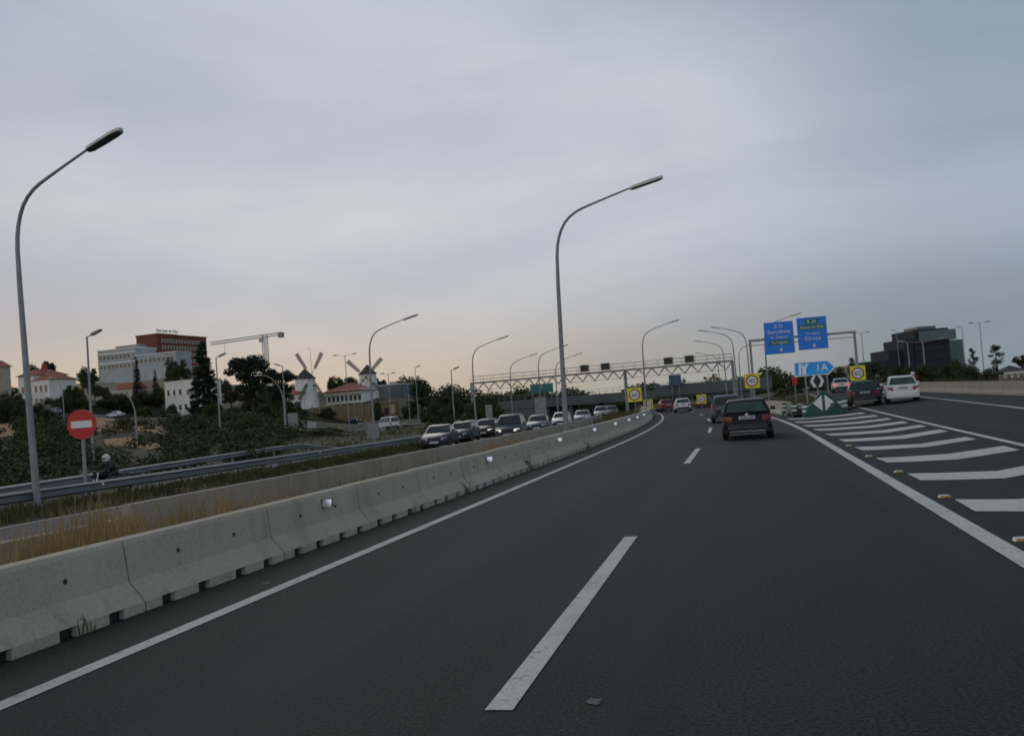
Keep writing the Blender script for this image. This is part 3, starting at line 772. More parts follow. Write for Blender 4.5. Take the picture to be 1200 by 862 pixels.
bollard('green bollard right of the marker, next to the exit lane line', 989.5, 483)
# amber road studs
for px, py, lb in ((1169 + 29, 634, 'amber road stud nearest the camera beside the thick white edge line'), (1107, 583, 'amber road stud left of the lowest hatched stripe'), (1053, 553.5, 'amber road stud left of the second hatched stripe'),
                   (1018.5, 535, 'dull road stud beside the third hatched stripe'), (995, 522.5, 'small dull road stud beside the fourth hatched stripe')):
    p = gpt(px, py)
    t = thing('road_stud', lb, 'road stud', (p.x, p.y, zroad(p.x, p.y)), 0, 'road studs along the hatched area')
    MB().prism([(-.075, 0), (.075, 0), (.055, .028), (-.055, .028)], (0, -.06, 0), (1, 0, 0), (0, 0, 1), (0, 1, 0), .12).build('stud_body', 'cover', t)
    MB().prism([(-.06, .004), (.06, .004), (.05, .026), (-.05, .026)], (0, -.068, 0), (1, 0, 0), (0, 0, 1), (0, 1, 0), .01).build('lens', 'amber', t)

# ------------------------------------------------------------------ big sign gantry across the motorway
def truss_gantry():
    a = at(553, 449, 158); b = at(858, 423, 150); a.z = b.z = (a.z + b.z) / 2
    d = (b - a); Lg = math.hypot(d.x, d.y); ang = math.atan2(d.y, d.x)
    t = thing('truss_gantry', 'long grey steel truss gantry with a walkway rail spanning both carriageways', 'gantry', (a.x, a.y, 0), ang)
    z = a.z
    MB().box((Lg / 2, -.45, z), (Lg, .16, .22)).box((Lg / 2, .45, z), (Lg, .16, .22)).box((Lg / 2, 0, z + .13), (Lg, 1.1, .05)).build('deck', 'pole', t)
    m = MB(); n = 21; st = Lg / n
    for i in range(n):
        x = i * st
        for yy in (-.42, .42):
            m.tube([(x + .05, yy, z - .1), (x + st / 2, 0, z - 1.25)], .055, 5); m.tube([(x + st - .05, yy, z - .1), (x + st / 2, 0, z - 1.25)], .055, 5)
        m.box((x + st / 2, 0, z - 1.27), (.34, .16, .14))
    m.tube([(st / 2, 0, z - 1.26), (Lg - st / 2, 0, z - 1.26)], .028, 5)
    m.build('truss_bracing', 'pole', t)
    m = MB()
    for yy in (-.52, .52):
        for zz in (.6, 1.15): m.tube([(0, yy, z + zz), (Lg, yy, z + zz)], .028, 5)
        for i in range(24): m.tube([(i * Lg / 23, yy, z), (i * Lg / 23, yy, z + 1.15)], .024, 5)
    m.build('walkway_rail', 'galv', t)
    for f in (0.0, .615, 1.0):
        x = f * Lg; wx = a.x + d.x * f; wy = a.y + d.y * f; g = zg(wx, wy) - .3
        m = MB()
        for yy in (-.40, .40): m.box((x, yy, (g + z) / 2), (.24, .20, z - g))
        for k in range(5): m.box((x, 0, g + (z - g) * (k + .5) / 5), (.10, .65, .10))
        m.build('leg', 'pole', t)
    for px in (686.5, 711, 784.5, 809):
        lo, hi = 0.0, 1.0
        for _ in range(30):
            md = (lo + hi) / 2
            if proj(a.x + d.x * md, a.y + d.y * md, z + .6)[0] < px: lo = md
            else: hi = md
        x = lo * Lg; s = MB().box((x, -.6, z + .85), (1.45, .35, 1.15)).build('signal_box', 'signback', t)
        MB().box((x, -.79, z + .85), (1.25, .02, .95)).build('signal_face', 'dark', s)
truss_gantry()

# ------------------------------------------------------------------ overpass
def overpass():
    y = 186; a = at(585, 474, y); b = at(905, 452, y)
    t = thing('overpass', 'low dark concrete road bridge crossing behind the gantry', 'bridge', (0, y, 0))
    zt = 3.35; zb = 1.55
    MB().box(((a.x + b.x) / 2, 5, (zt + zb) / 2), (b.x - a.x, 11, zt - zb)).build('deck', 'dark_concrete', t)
    m = MB()
    for i in range(40):
        x = a.x + (b.x - a.x) * i / 39; m.box((x, -.3, zt + .5), (.05, .05, 1.0))
    for zz in (.5, 1.0): m.box(((a.x + b.x) / 2, -.3, zt + zz), (b.x - a.x, .05, .05))
    m.build('handrail', 'pole', t)
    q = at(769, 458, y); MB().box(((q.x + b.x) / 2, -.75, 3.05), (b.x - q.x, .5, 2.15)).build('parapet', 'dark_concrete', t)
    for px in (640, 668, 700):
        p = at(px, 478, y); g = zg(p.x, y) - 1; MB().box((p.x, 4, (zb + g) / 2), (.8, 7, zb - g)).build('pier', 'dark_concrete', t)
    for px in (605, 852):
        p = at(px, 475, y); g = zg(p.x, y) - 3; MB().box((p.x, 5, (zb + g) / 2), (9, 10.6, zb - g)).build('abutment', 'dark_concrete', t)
overpass()
p = at(775, 473, 205)
t = thing('blue_lorry', 'blue sided lorry in the underpass behind the red car', 'lorry', (p.x, 200, zg(p.x, 200)), .17)
MB().box((0, 0, 2.3), (2.5, 8, 2.9)).build('cargo_box', 'mural', t); MB().box((0, 5.2, 1.7), (2.4, 2.0, 2.4)).build('cab', 'p_silver', t)
for q in (-1, 1):
    for yy in (-2.5, 3.5, 5.0): MB().disc((q * 1.1 + .12, yy, .5), .5, .25, 16, 0, 'x').build('wheel', 'rubber', t)
MB().box((0, 0, .75), (2.2, 8, .2)).build('chassis', 'dark', t)

# other boards
def board_on_posts(label, px, py, y, wd, ht, mat, nposts=2, name='sign_board', cat='road sign'):
    p = at(px, py, y); g = zg(p.x, y)
    t = thing(name, label, cat, (p.x, y, g)); h = p.z - g
    MB().box((0, 0, h), (wd, .08, ht)).build('panel', mat, t)
    for i in range(nposts):
        x = 0 if nposts == 1 else -wd * .3 + wd * .6 * i / (nposts - 1)
        MB().box((x, .1, (h + ht * .4) / 2), (.12, .10, h + ht * .4)).build('post', 'galv', t)
    for zz in (-.3, .3): MB().box((0, .07, h + zz * ht), (wd * .95, .06, .08)).build('stiffener', 'galv', t)
    return t
board_on_posts('tall grey back of a road sign below the first windmill', 343.5, 493, 120, 1.5, 2.2, 'signback')
board_on_posts('small pale board low beside the bush below the first windmill', 365.5, 497.5, 125, 1.3, .85, 'render_grey')
board_on_posts('grey sign back at the foot of the curved lamp left of the dark saloon', 437, 505, 90, 1.3, 1.5, 'signback')
board_on_posts('narrow grey sign back in front of the dark bush by the gantry leg', 573, 482, 120, .9, 1.7, 'signback')
board_on_posts('broad bare grey sign back above the blue grey saloon', 633.5, 475.5, 118, 1.45, 2.2, 'signback')
board_on_posts('teal overhead sign left half, seen under the gantry', 628, 455, 210, 2.6, 2.0, 'teal_sign')
board_on_posts('teal overhead sign right half, seen under the gantry', 641.5, 454, 210, 2.6, 2.0, 'teal_sign')
board_on_posts('dull blue overhead board above the overpass parapet', 791, 445, 184, 2.3, 2.0, 'far_blue')
t = thing('signal_post', 'thin post with a small red signal left of the chevron board', 'signal', (0, 0, 0))
p = at(931, 443, 62); g = zg(p.x, 62); t.location = (p.x, 62, g)
MB().tube([(0, 0, 0), (0, 0, p.z - g)], .04, 6).build('post', 'galv', t); MB().box((0, -.08, p.z - g - .15), (.28, .12, .5)).build('signal_head', 'red', t)

# ------------------------------------------------------------------ vehicles
def car(label, paint, kind, x, y, z, rz, group, tails='tail', heads='headlamp', cat='car', name='parked_car', bump_dark=True, lod=0):
    K = dict(hatch=(4.02, 1.70, 1.42, .92, -.10, -.46, .30, 1.02), saloon=(4.45, 1.74, 1.41, .93, -.78, -1.30, .30, 1.05), liftback=(4.55, 1.75, 1.44, .95, -.50, -1.20, .35, 1.10),
             estate=(4.45, 1.74, 1.47, .93, -.10, -.42, .35, 1.05), mpv=(4.40, 1.82, 1.68, 1.02, -.10, -.40, .55, 1.35), van=(4.6, 1.85, 1.95, 1.1, -.06, -.20, .9, 1.5))
    Lc, Wc, H, zb, rb, rr, fr, fb = K[kind]; hl, hw = Lc / 2, Wc / 2
    t = thing(name, label, cat, (x, y, z), rz, group)
    ybr = -hl + abs(rb); yrr = (-hl - rr) if kind in ('hatch', 'estate', 'mpv', 'van') else -hl + abs(rr); yfr, yfb = fr, fb
    yf, yr, wr = hl - .82, -hl + .74, .30; ar = wr + .055
    arc = lambda c: [(c + ar * math.cos(a), .22 + max(0, .08 + ar * math.sin(a))) for a in [math.pi * i / 8 for i in range(9)]]
    top_r = [(-hl + .05, .28), (-hl, .42), (-hl, .60), (-hl + .05, zb - .12), (-hl + .10, zb)]
    if kind in ('saloon', 'liftback'): top_r[-1] = (-hl + .10, zb - .02); top_r.append((ybr, zb + .04))
    prof = top_r + [(0, zb + .01), (yfb, zb + .02), (hl - .75, zb - .08), (hl - .22, zb - .22), (hl - .04, zb - .34), (hl, .46), (hl - .05, .26), (yf + ar + .02, .22)] + arc(yf) + arc(yr) + [(yr - ar - .02, .22)]
    cxm = sum(p[0] for p in prof) / len(prof)
    def tap(xx, yy, zz):
        k = 1 - .11 * (abs(yy) / hl) ** 5 - .05 * max(0, (zz - .55) / .45); return xx * k
    m = MB(); n = len(prof); loops = []
    for xx, sh in ((-hw, .045), (-hw + .05, .0), (hw - .05, .0), (hw, .045)):
        for py_, pz in prof:
            cy = py_ * (1 - sh * .5); cz = pz + (sh if pz < .5 else -sh) * .6
            loops.append((tap(xx, cy, cz), cy, cz))
    f = [(i * n + k, i * n + (k + 1) % n, (i + 1) * n + (k + 1) % n, (i + 1) * n + k) for i in range(3) for k in range(n)]
    m.add(loops, f + [tuple(range(n)), tuple(range(4 * n - 1, 3 * n - 1, -1))], 0, True)
    # cabin
    xw = lambda zz: hw - .07 - .20 * clamp((zz - zb) / (H - zb)) ** 1.2
    cab = [(ybr - .02, zb - .03), (yrr + .02, H - .10), (yrr + .10, H - .03), (yrr + .35, H), ((yrr + yfr) / 2, H + .015), (yfr - .18, H - .01), (yfr, H - .06), (yfb + .03, zb - .03)]
    nc = len(cab); loops = []
    for sg, ins, sh in ((-1, 0, .02), (-1, .045, 0), (1, .045, 0), (1, 0, .02)):
        for py_, pz in cab: loops.append((sg * (xw(pz - sh) - ins), py_ + (sh if py_ < 0 else -sh), pz - sh * (pz > zb)))
    f = [(i * nc + k, i * nc + (k + 1) % nc, (i + 1) * nc + (k + 1) % nc, (i + 1) * nc + k) for i in range(3) for k in range(nc)]
    m.add(loops, f + [tuple(range(nc)), tuple(range(4 * nc - 1, 3 * nc - 1, -1))], 0, True)
    body = m.build('body', 'p_' + paint, t, sharp=38)
    # glazing, 6 mm proud of the cabin
    def slope_glass(name_, y0, y1, s0, s1, mat):
        d = Vector((0, y1 - y0, H - .10 - zb)).normalized(); nn = Vector((0, -d.z, d.y)) if y0 < 0 else Vector((0, d.z, -d.y))
        q = []
        for s in (s0, s1):
            yy = y0 + (y1 - y0) * s; zz = zb + (H - .10 - zb) * s; wx = xw(zz) - .10
            for xx in (-wx, wx): q.append(Vector((xx, yy, zz)) + nn * .035)
        back = [p - nn * .02 for p in q]
        MB().add(q + back, [(0, 1, 3, 2), (6, 7, 5, 4), (0, 4, 5, 1), (1, 5, 7, 3), (3, 7, 6, 2), (2, 6, 4, 0)]) or None
        mm = MB(); mm.add(q + back, [(0, 1, 3, 2), (6, 7, 5, 4), (0, 4, 5, 1), (1, 5, 7, 3), (3, 7, 6, 2), (2, 6, 4, 0)]); mm.build(name_, mat, t)
    slope_glass('rear_window', ybr, yrr, .10, .97, 'glass_green' if kind == 'hatch' else 'glass')
    slope_glass('windscreen', yfb, yfr, .08, .97, 'glass')
    for sg in (-1, 1):
        z0, z1 = zb + .04, H - .11
        fy = lambda zz: yfb + (yfr - yfb) * (zz - zb) / (H - .1 - zb); ry = lambda zz: ybr + (yrr - ybr) * (zz - zb) / (H - .1 - zb)
        mid_ = (yfr + yrr) / 2 + .1
        for a0, a1 in (((ry(z0) + .16, ry(z1) + .12), (mid_ - .05, mid_ - .05)), ((mid_ + .05, mid_ + .05), (fy(z0) - .16, fy(z1) - .12))):
            q = [(a0[0], z0), (a1[0], z0), (a1[1], z1), (a0[1], z1)]
            pts = [(sg * (xw(zz) + .006), yy, zz) for yy, zz in q] + [(sg * (xw(zz) - .012), yy, zz) for yy, zz in q]
            mm = MB(); mm.add(pts, [(0, 1, 2, 3), (7, 6, 5, 4), (0, 4, 5, 1), (1, 5, 6, 2), (2, 6, 7, 3), (3, 7, 4, 0)]); mm.build('side_window', 'glass', t)
    # bumpers
    bm = 'dark' if bump_dark else 'p_' + paint
    for sg, nm in ((-1, 'rear_bumper'), (1, 'front_bumper')):
        mm = MB(); v = []
        for xx, dy in ((-hw * .97, -.35), (-hw * .93, -.05), (-hw * .6, .045), (hw * .6, .045), (hw * .93, -.05), (hw * .97, -.35)):
            for zz, e in ((.24, -.03), (.34, .0), (.50, .0), (.55, -.04)):
                yy = sg * (hl + dy + e); v.append((xx, yy, zz))
        mm.add(v, [(i * 4 + q, i * 4 + q + 1, i * 4 + 5 + q, i * 4 + 4 + q) for i in range(5) for q in range(3)], 0, True); bo = mm.build(nm, bm, t)
        if sg < 0 and bump_dark: MB().box((0, -hl - .05, .30), (hw * 1.35, .02, .025)).build('trim_strip', 'chrome', bo)
    # lamps
    yl = -hl - .012
    tall = kind in ('estate', 'mpv', 'van')
    for sg in (-1, 1):
        wd, ht, zc_ = (.16, .34, .82) if tall else (.25, .19, .74)
        mm = MB(); x0, x1 = sg * (hw * .87 - wd), sg * hw * .875
        mm.add([(x0, yl, zc_ - ht / 2), (x1, yl + .05, zc_ - ht / 2), (x1, yl + .05, zc_ + ht / 2), (x0, yl + .01, zc_ + ht / 2), (x0, yl + .09, zc_ - ht / 2), (x1 + sg * .015, yl + .25, zc_ - ht / 2), (x1 + sg * .015, yl + .25, zc_ + ht / 2), (x0, yl + .1, zc_ + ht / 2)],
               [(0, 1, 2, 3), (1, 5, 6, 2), (3, 2, 6, 7), (0, 4, 5, 1)]); mm.build('tail_light', tails, t)
        mm = MB(); zf = zb - .335; xa, xb = sg * (hw * .46), sg * hw * .86
        mm.add([(xa, hl + .012, zf - .085), (xb, hl - .07, zf - .075), (xb, hl - .12, zf + .075), (xa, hl - .03, zf + .06), (xb + sg * .02, hl - .26, zf + .0), (xb + sg * .015, hl - .26, zf + .09)],
               [(0, 1, 2, 3), (1, 4, 5, 2)] if sg > 0 else [(3, 2, 1, 0), (2, 5, 4, 1)]); mm.build('headlight', heads, t)
        mm = MB().box((sg * (hw + .09), fb - .25, zb + .09), (.18, .09, .13)); mm.build('mirror', 'p_' + paint if not bump_dark else 'dark', t)
    pz = .78 if kind in ('hatch', 'saloon', 'liftback') else .62
    po = MB().box((0, -hl - .018, pz), (.52, .02, .115)).build('number_plate', 'plate', t)
    m = MB()
    for i in range(7): m.box((-.18 + i * .06 + (.02 if i > 3 else 0), -hl - .031, pz), (.032, .004, .07))
    m.build('characters', 'black', po)
    MB().box((0, hl + .055, .40), (.52, .02, .115)).build('number_plate', 'plate', t)
    MB().box((0, hl - .002, zb - .345), (hw * .80, .04, .11)).build('grille', 'dark', t)
    if kind == 'hatch': MB().disc((0, -hl + .035, .885), .055, .02, 18).build('badge', 'chrome', t)
    # wheels
    for sg in (-1, 1):
        for yy in (yf, yr):
            mm = MB(); x0 = sg * (hw - .20); x1 = sg * (hw - .015); A = 20
            rings = [(x0, wr * .6), (x0, wr * .96), (x0 + sg * .03, wr), (x1 - sg * .03, wr), (x1, wr * .95), (x1, wr * .66)]
            v = [(xx, yy + r_ * math.cos(2 * math.pi * i / A), wr + r_ * math.sin(2 * math.pi * i / A)) for xx, r_ in rings for i in range(A)]
            mm.add(v, [(j * A + i, j * A + (i + 1) % A, (j + 1) * A + (i + 1) % A, (j + 1) * A + i) for j in range(5) for i in range(A)], 0, True)
            wo_ = mm.build('wheel', 'rubber', t)
            mm = MB(); mm.disc((x1 - sg * .012, yy, wr), wr * .67, .02 * sg, 18, 0, 'x')
            for i in range(5):
                a = 2 * math.pi * i / 5; mm.box((x1 - sg * .006, yy + wr * .38 * math.cos(a), wr + wr * .38 * math.sin(a)), (.012, .07, .07), 0, 1)
            mm.build('rim', ['rim', 'dark'], wo_)
    MB().box((0, 0, .35), (hw * 1.5, Lc * .85, .22)).build('underbody', 'dark', t)
    return t
G1 = 'cars driving ahead on the motorway'; G2 = 'cars in the exit lane'; G3 = 'cars coming the other way beyond the median'
def car_px(label, paint, kind, px, y, group, oncoming=False, dz=0, hd=None, **kw):
    x = 0
    for _ in range(5): x = xat(px, y, zg(x, y))
    h = head_at(y) if hd is None else hd
    return car(label, paint, kind, x, y, zg(x, y) + dz, h + (math.pi if oncoming else 0), group, **kw)
g = car_px('dark navy hatchback directly ahead in the right lane, its white plate showing', 'navy', 'hatch', 876.5, 34.2, G1, name='hatchback_car'); g.scale = (1, 1, .93)
MB().tube([(.0, -1.0, 1.42), (.0, -1.35, 1.85)], .008, 5).build('aerial', 'dark', g)
car_px('silver blue hatchback half hidden behind the navy hatchback', 'bluegrey', 'estate', 852.5, 54.5, G1, name='estate_car')
car_px('small white hatchback beside the red car near the bend', 'white', 'hatch', 800, 100, G1, name='hatchback_car')
car_px('red saloon partly behind the white hatchback near the bend', 'red', 'saloon', 781, 112, G1, name='saloon_car', hd=.22)
car_px('tiny dark purple car in front of a small yellow sign', 'purple', 'hatch', 824, 134, G1, name='hatchback_car')
car_px('dark charcoal saloon in the exit lane below the 60 sign', 'charcoal', 'saloon', 1012, 58, G2, name='saloon_car', hd=-.06)
car_px('white car at the right of the exit lane, near the parapet wall', 'white', 'hatch', 1057, 56, G2, name='hatchback_car', hd=-.10, bump_dark=False)
car_px('distant white car with glowing brake lights beside the chevron board', 'white', 'saloon', 985.5, 103, G2, name='saloon_car', tails='taillit', hd=-.05)
car_px('dark saloon nearest of the oncoming cars, beside the guardrail end', 'charcoal', 'saloon', 517, 55.5, G3, True, name='saloon_car', hd=.14)
car_px('teal oncoming car just behind the dark saloon', 'teal', 'hatch', 544, 64, G3, True, name='hatchback_car')
car_px('grey car beyond the guardrail, left of the black oncoming car', 'grey', 'saloon', 553, 86, G3, True, name='saloon_car')
car_px('black oncoming car with a lit headlight beside the people carrier', 'black', 'hatch', 572, 72, G3, True, name='hatchback_car', heads='headlit')
car_px('large slate grey people carrier among the oncoming cars', 'slate', 'mpv', 600, 62, G3, True, name='people_carrier', heads='headlit', cat='people carrier', hd=.12)
car_px('blue grey oncoming saloon below the broad grey sign back', 'bluegrey', 'saloon', 632, 76, G3, True, name='saloon_car', hd=.12)
car_px('white oncoming car behind the tall median lamp post', 'white', 'hatch', 659, 88, G3, True, name='hatchback_car')
car_px('pale silver oncoming saloon right of the tall median lamp post', 'silver', 'saloon', 683.5, 98, G3, True, name='saloon_car')
car_px('silver oncoming car second from the underpass', 'silver', 'estate', 705, 112, G3, True, name='estate_car')
car_px('dark grey oncoming car closest to the underpass', 'grey', 'hatch', 717, 122, G3, True, name='hatchback_car')
G4 = 'cars on the side roads of the hillside'
car_px('dark blue car crossing on the side road below the windmills', 'darkblue', 'saloon', 416, 205, G4, hd=1.0, dz=.35, name='saloon_car')
car_px('dark green car on the side road below the second windmill', 'teal', 'saloon', 454, 215, G4, hd=.7, dz=.35, name='saloon_car')
car_px('small white van on the service road right of the grey sign back', 'white', 'van', 455, 140, G4, hd=.9, dz=.3, name='delivery_van', cat='van')
car_px('white car parked above the bare earth, right of the no entry sign', 'white', 'saloon', 135, 180, G4, hd=1.5, dz=.31, name='parked_car')
car_px('white car parked by the hedge below the villa', 'silver', 'hatch', 62, 172, G4, hd=1.4, dz=.31, name='parked_car')
car_px('white van parked behind the near left lamp post', 'white', 'van', 33, 168, G4, hd=.3, dz=.05, name='parked_van', cat='van')

# ------------------------------------------------------------------ motorcycles and riders
def motorcycle(label, x, y, z, rz, group):
    t = thing('motorcycle', label, 'motorcycle', (x, y, z), rz, group)
    for yy, nm in ((.70, 'wheel'), (-.68, 'wheel')):
        m = MB(); A = 24
        v = [(.06 * math.cos(2 * math.pi * j / 8), yy + (.27 + .055 * math.sin(2 * math.pi * j / 8)) * math.cos(2 * math.pi * i / A), .32 + (.27 + .055 * math.sin(2 * math.pi * j / 8)) * math.sin(2 * math.pi * i / A)) for i in range(A) for j in range(8)]
        m.add(v, [(i * 8 + j, i * 8 + (j + 1) % 8, ((i + 1) % A) * 8 + (j + 1) % 8, ((i + 1) % A) * 8 + j) for i in range(A) for j in range(8)], 0, True)
        w_ = m.build(nm, 'rubber', t); m = MB()
        for k in range(5): a = 2 * math.pi * k / 5; m.tube([(0, yy, .32), (0, yy + .23 * math.cos(a), .32 + .23 * math.sin(a))], .018, 5)
        m.tube([(-.06, yy, .32), (.06, yy, .32)], .05, 8); m.build('rim', 'rim', w_)
    m = MB()
    for q in (-1, 1): m.tube([(.09 * q, .70, .32), (.09 * q, .52, .92)], .025, 6)
    m.build('fork', 'chrome', t)
    MB().tube([(-.36, .36, 1.02), (-.12, .48, .98), (.12, .48, .98), (.36, .36, 1.02)], .018, 6).build('handlebar', 'dark', t)
    MB().ball((0, .22, .82), (.15, .30, .15)).build('fuel_tank', 'p_black', t)
    MB().ball((0, -.30, .80), (.15, .42, .07)).build('seat', 'leather', t)
    MB().box((0, .08, .50), (.30, .44, .34)).tube([(0, .5, .85), (0, .1, .45), (0, -.5, .6)], .04, 6).tube([(0.1, -.1, .4), (0.1, -.68, .32)], .035, 6).build('engine_frame', 'dark', t)
    MB().ball((0, .66, .86), (.13, .10, .15)).build('fairing', 'dark', t)
    MB().ball((0, .74, .88), (.075, .05, .065)).build('headlight', 'headlamp', t)
    MB().tube([(.16, .2, .35), (.18, -.4, .32), (.19, -.85, .42)], [.03, .04, .055], 8).build('exhaust', 'chrome', t)
    MB().box((0, -.80, .78), (.12, .06, .08)).build('tail_light', 'tail', t)
    return t
def rider(label, x, y, z, rz, suit, hel, group=None):
    pts = {'pel': (0, -.28, .92), 'chest': (0, -.08, 1.16), 'neck': (0, .03, 1.30), 'head': (0, .08, 1.42)}
    E = [('pel', 'chest'), ('chest', 'neck'), ('neck', 'head')]; rad = {'pel': .17, 'chest': .19, 'neck': .07, 'head': .10}
    for q, s in ((-1, 'l'), (1, 'r')):
        pts.update({s + 'sh': (.20 * q, .0, 1.26), s + 'el': (.32 * q, .10, 1.12), s + 'wr': (.34 * q, .32, 1.05), s + 'ha': (.34 * q, .38, 1.035),
                    s + 'hip': (.12 * q, -.22, .88), s + 'kn': (.22 * q, .20, .80), s + 'an': (.20 * q, -.02, .40), s + 'to': (.20 * q, .16, .36)})
        rad.update({s + 'sh': .085, s + 'el': .058, s + 'wr': .042, s + 'ha': .045, s + 'hip': .11, s + 'kn': .075, s + 'an': .055, s + 'to': .045})
        E += [('chest', s + 'sh'), (s + 'sh', s + 'el'), (s + 'el', s + 'wr'), (s + 'wr', s + 'ha'), ('pel', s + 'hip'), (s + 'hip', s + 'kn'), (s + 'kn', s + 'an'), (s + 'an', s + 'to')]
    names = list(pts); me = bpy.data.meshes.new('person'); me.from_pydata([pts[n] for n in names], [(names.index(a), names.index(b)) for a, b in E], [])
    o = bpy.data.objects.new('person', me); col.objects.link(o)
    sk = o.modifiers.new('skin', 'SKIN'); sk.use_smooth_shade = True
    for i, n in enumerate(names): me.skin_vertices[0].data[i].radius = (rad[n], rad[n])
    me.skin_vertices[0].data[0].use_root = True
    o.modifiers.new('sub', 'SUBSURF').levels = 1
    dg = bpy.context.evaluated_depsgraph_get(); m2 = bpy.data.meshes.new_from_object(o.evaluated_get(dg)); bpy.data.objects.remove(o)
    m2.materials.clear(); m2.materials.append(M[suit]); o = bpy.data.objects.new('person', m2); col.objects.link(o)
    o.location = (x, y, z); o.rotation_euler = (0, 0, rz); tag(o, label, 'person', group)
    h = MB().ball((0, .09, 1.43), (.135, .16, .155), 0, 16, 10).build('helmet', hel, o)
    MB().ball((0, .155, 1.43), (.115, .11, .065), 0, 12, 8).build('visor', 'glass', h)
    for q in (-1, 1):
        m = MB(); m.ball((.34 * q, .385, 1.035), (.045, .06, .04))
        for k in range(4): m.tube([(.34 * q - .035 + k * .023, .40, 1.06), (.34 * q - .035 + k * .023, .45, 1.045), (.34 * q - .035 + k * .023, .44, 1.0)], [.012, .011, .009], 5)
        m.tube([(.34 * q - .045 * q, .37, 1.03), (.34 * q - .055 * q, .42, 1.0)], [.013, .010], 5); m.build('glove', 'leather', o)
    return o
def moto_px(px, y, hd, l1, l2, suit, hel, dz=0):
    x = 0
    for _ in range(5): x = xat(px, y, zg(x, y))
    motorcycle(l1, x, y, zg(x, y) + dz, hd, 'motorcycles'); rider(l2, x, y, zg(x, y) + dz, hd, suit, hel, 'motorcycle riders')
moto_px(129, 31.0, R(165), 'black motorcycle with a round headlamp between the two guardrails on the left', 'person in black riding gear and pale helmet riding between the two guardrails', 'leather', 'helmet')
moto_px(1072, 68, R(-4), 'motorcycle beside the white car, next to the parapet wall', 'person in a red jacket and white helmet riding right of the white car', 'redsuit', 'helmet')
moto_px(1031, 66, R(-3), 'motorcycle between the charcoal saloon and the white car', 'person in dark clothes and dark helmet riding between the charcoal and white cars', 'leather', 'helmet_dark')

# ------------------------------------------------------------------ buildings
def building(name, label, cat, px, y, py_base, rz=0.0):
    p = at(px, py_base, y)
    return thing(name, label, cat, (p.x, y, p.z), rz)
def win_row(parent, x0, x1, n, z, wd, ht, yf=-.0, mat='window', frame='render_white', ax='x', xf=0.0, deep=True):
    for i in range(n):
        c = x0 + (x1 - x0) * (i + .5) / n
        m = MB()
        if ax == 'x':
            m.box((c, yf - .02, z), (wd + .16, .06, ht + .16), 0, 1).box((c, yf - .045, z), (wd, .04, ht))
            m.box((c, yf - .10, z - ht / 2 - .1), (wd + .3, .2, .06), 0, 1)
        else:
            m.box((xf, c, z), (.06, wd + .16, ht + .16), 0, 1).box((xf + .028, c, z), (.04, wd, ht))
        m.build('window', [mat, frame], parent)
def gable(mb, x0, x1, y0, y1, z0, h, ov=.4):
    xm = (x0 + x1) / 2
    mb.prism([(x0 - ov, 0), (x1 + ov, 0), (xm, h)], (0, y0 - ov, z0), (1, 0, 0), (0, 0, 1), (0, 1, 0), y1 - y0 + 2 * ov)
def hip(mb, x0, x1, y0, y1, z0, h, ov=.4, ins=.35):
    x0 -= ov; x1 += ov; y0 -= ov; y1 += ov; w_ = min(x1 - x0, y1 - y0) / 2; ym = (y0 + y1) / 2; xm = (x0 + x1) / 2
    if x1 - x0 >= y1 - y0: r = [(x0 + w_, ym, z0 + h), (x1 - w_ + .01, ym, z0 + h)]
    else: r = [(xm, y0 + w_, z0 + h), (xm, y1 - w_ + .01, z0 + h)]
    v = [(x0, y0, z0), (x1, y0, z0), (x1, y1, z0), (x0, y1, z0)] + r
    if x1 - x0 >= y1 - y0: f = [(0, 1, 5, 4), (1, 2, 5), (2, 3, 4, 5), (3, 0, 4), (3, 2, 1, 0)]
    else: f = [(0, 1, 4), (1, 2, 5, 4), (2, 3, 5), (3, 0, 4, 5), (3, 2, 1, 0)]
    mb.add(v, f)
# hospital: brick slab and pale blocks (s about 2.47 px per metre at 450 m)
b = building('brick_building', 'long red brick building with cream window bands and blue roof lettering on the hill', 'building', 187, 455, 448, R(84))
MB().box((21, 7, 6), (42, 14, 40)).build('wall', 'brick', b)
MB().box((21, 7, 26.4), (42.6, 14.6, .8)).build('roof', 'brick', b)
for k in range(6):
    z = 23.0 - k * 3.6
    MB().box((22.5, -.05, z), (38, .3, 2.0)).build('window_band', 'render_cream', b)
    m = MB()
    for i in range(16): m.box((4.8 + i * 2.37, -.26, z), (1.1, .2, 1.6))
    m.build('window_row', 'window', b)
sgn = lettering('Sant Joan de Déu', 2.5, (9, .5, 28.6), b, 'darkletters' if 'darkletters' in M else 'far_blue', 'roof_lettering', depth=.1)
MB().box((9, .8, 27.0), (18, .15, .3)).build('letter_frame', 'pole', b)
MB().box((3, 15.2, 4), (6, 2.6, 36)).build('side_wing', 'brick', b)
b = building('hospital_block', 'large pale grey hospital block with white terraces below the brick building', 'building', 145, 440, 447, R(-6))
MB().box((-2, 6, 6), (25, 16, 22)).build('wall', 'render_grey', b)
MB().box((-2, 6, 17.3), (25.6, 16.6, .6)).build('roof', 'render_white', b)
MB().box((-1, 8, 18.6), (16, 5, 2.2)).build('rooftop_plant', 'pole', b)
for z, q in ((14.0, 'render_white'), (9.0, 'render_white')):
    MB().box((-2, -2.1, z + 1.2), (25, .5, .8)).build('terrace', q, b); win_row(b, -14, 10, 9, z - .8, 1.9, 1.8, -2.02)
MB().box((22, 4, 3), (28, 12, 19)).build('wing', 'render_grey', b)
MB().box((22, 4, 12.8), (28.6, 12.6, .5)).build('roof', 'render_white', b)
win_row(b, 10, 35, 9, 9.6, 1.9, 1.9, -2.02)
MB().box((15, -2, -5), (62, 8, 8)).build('podium', 'beige', b)
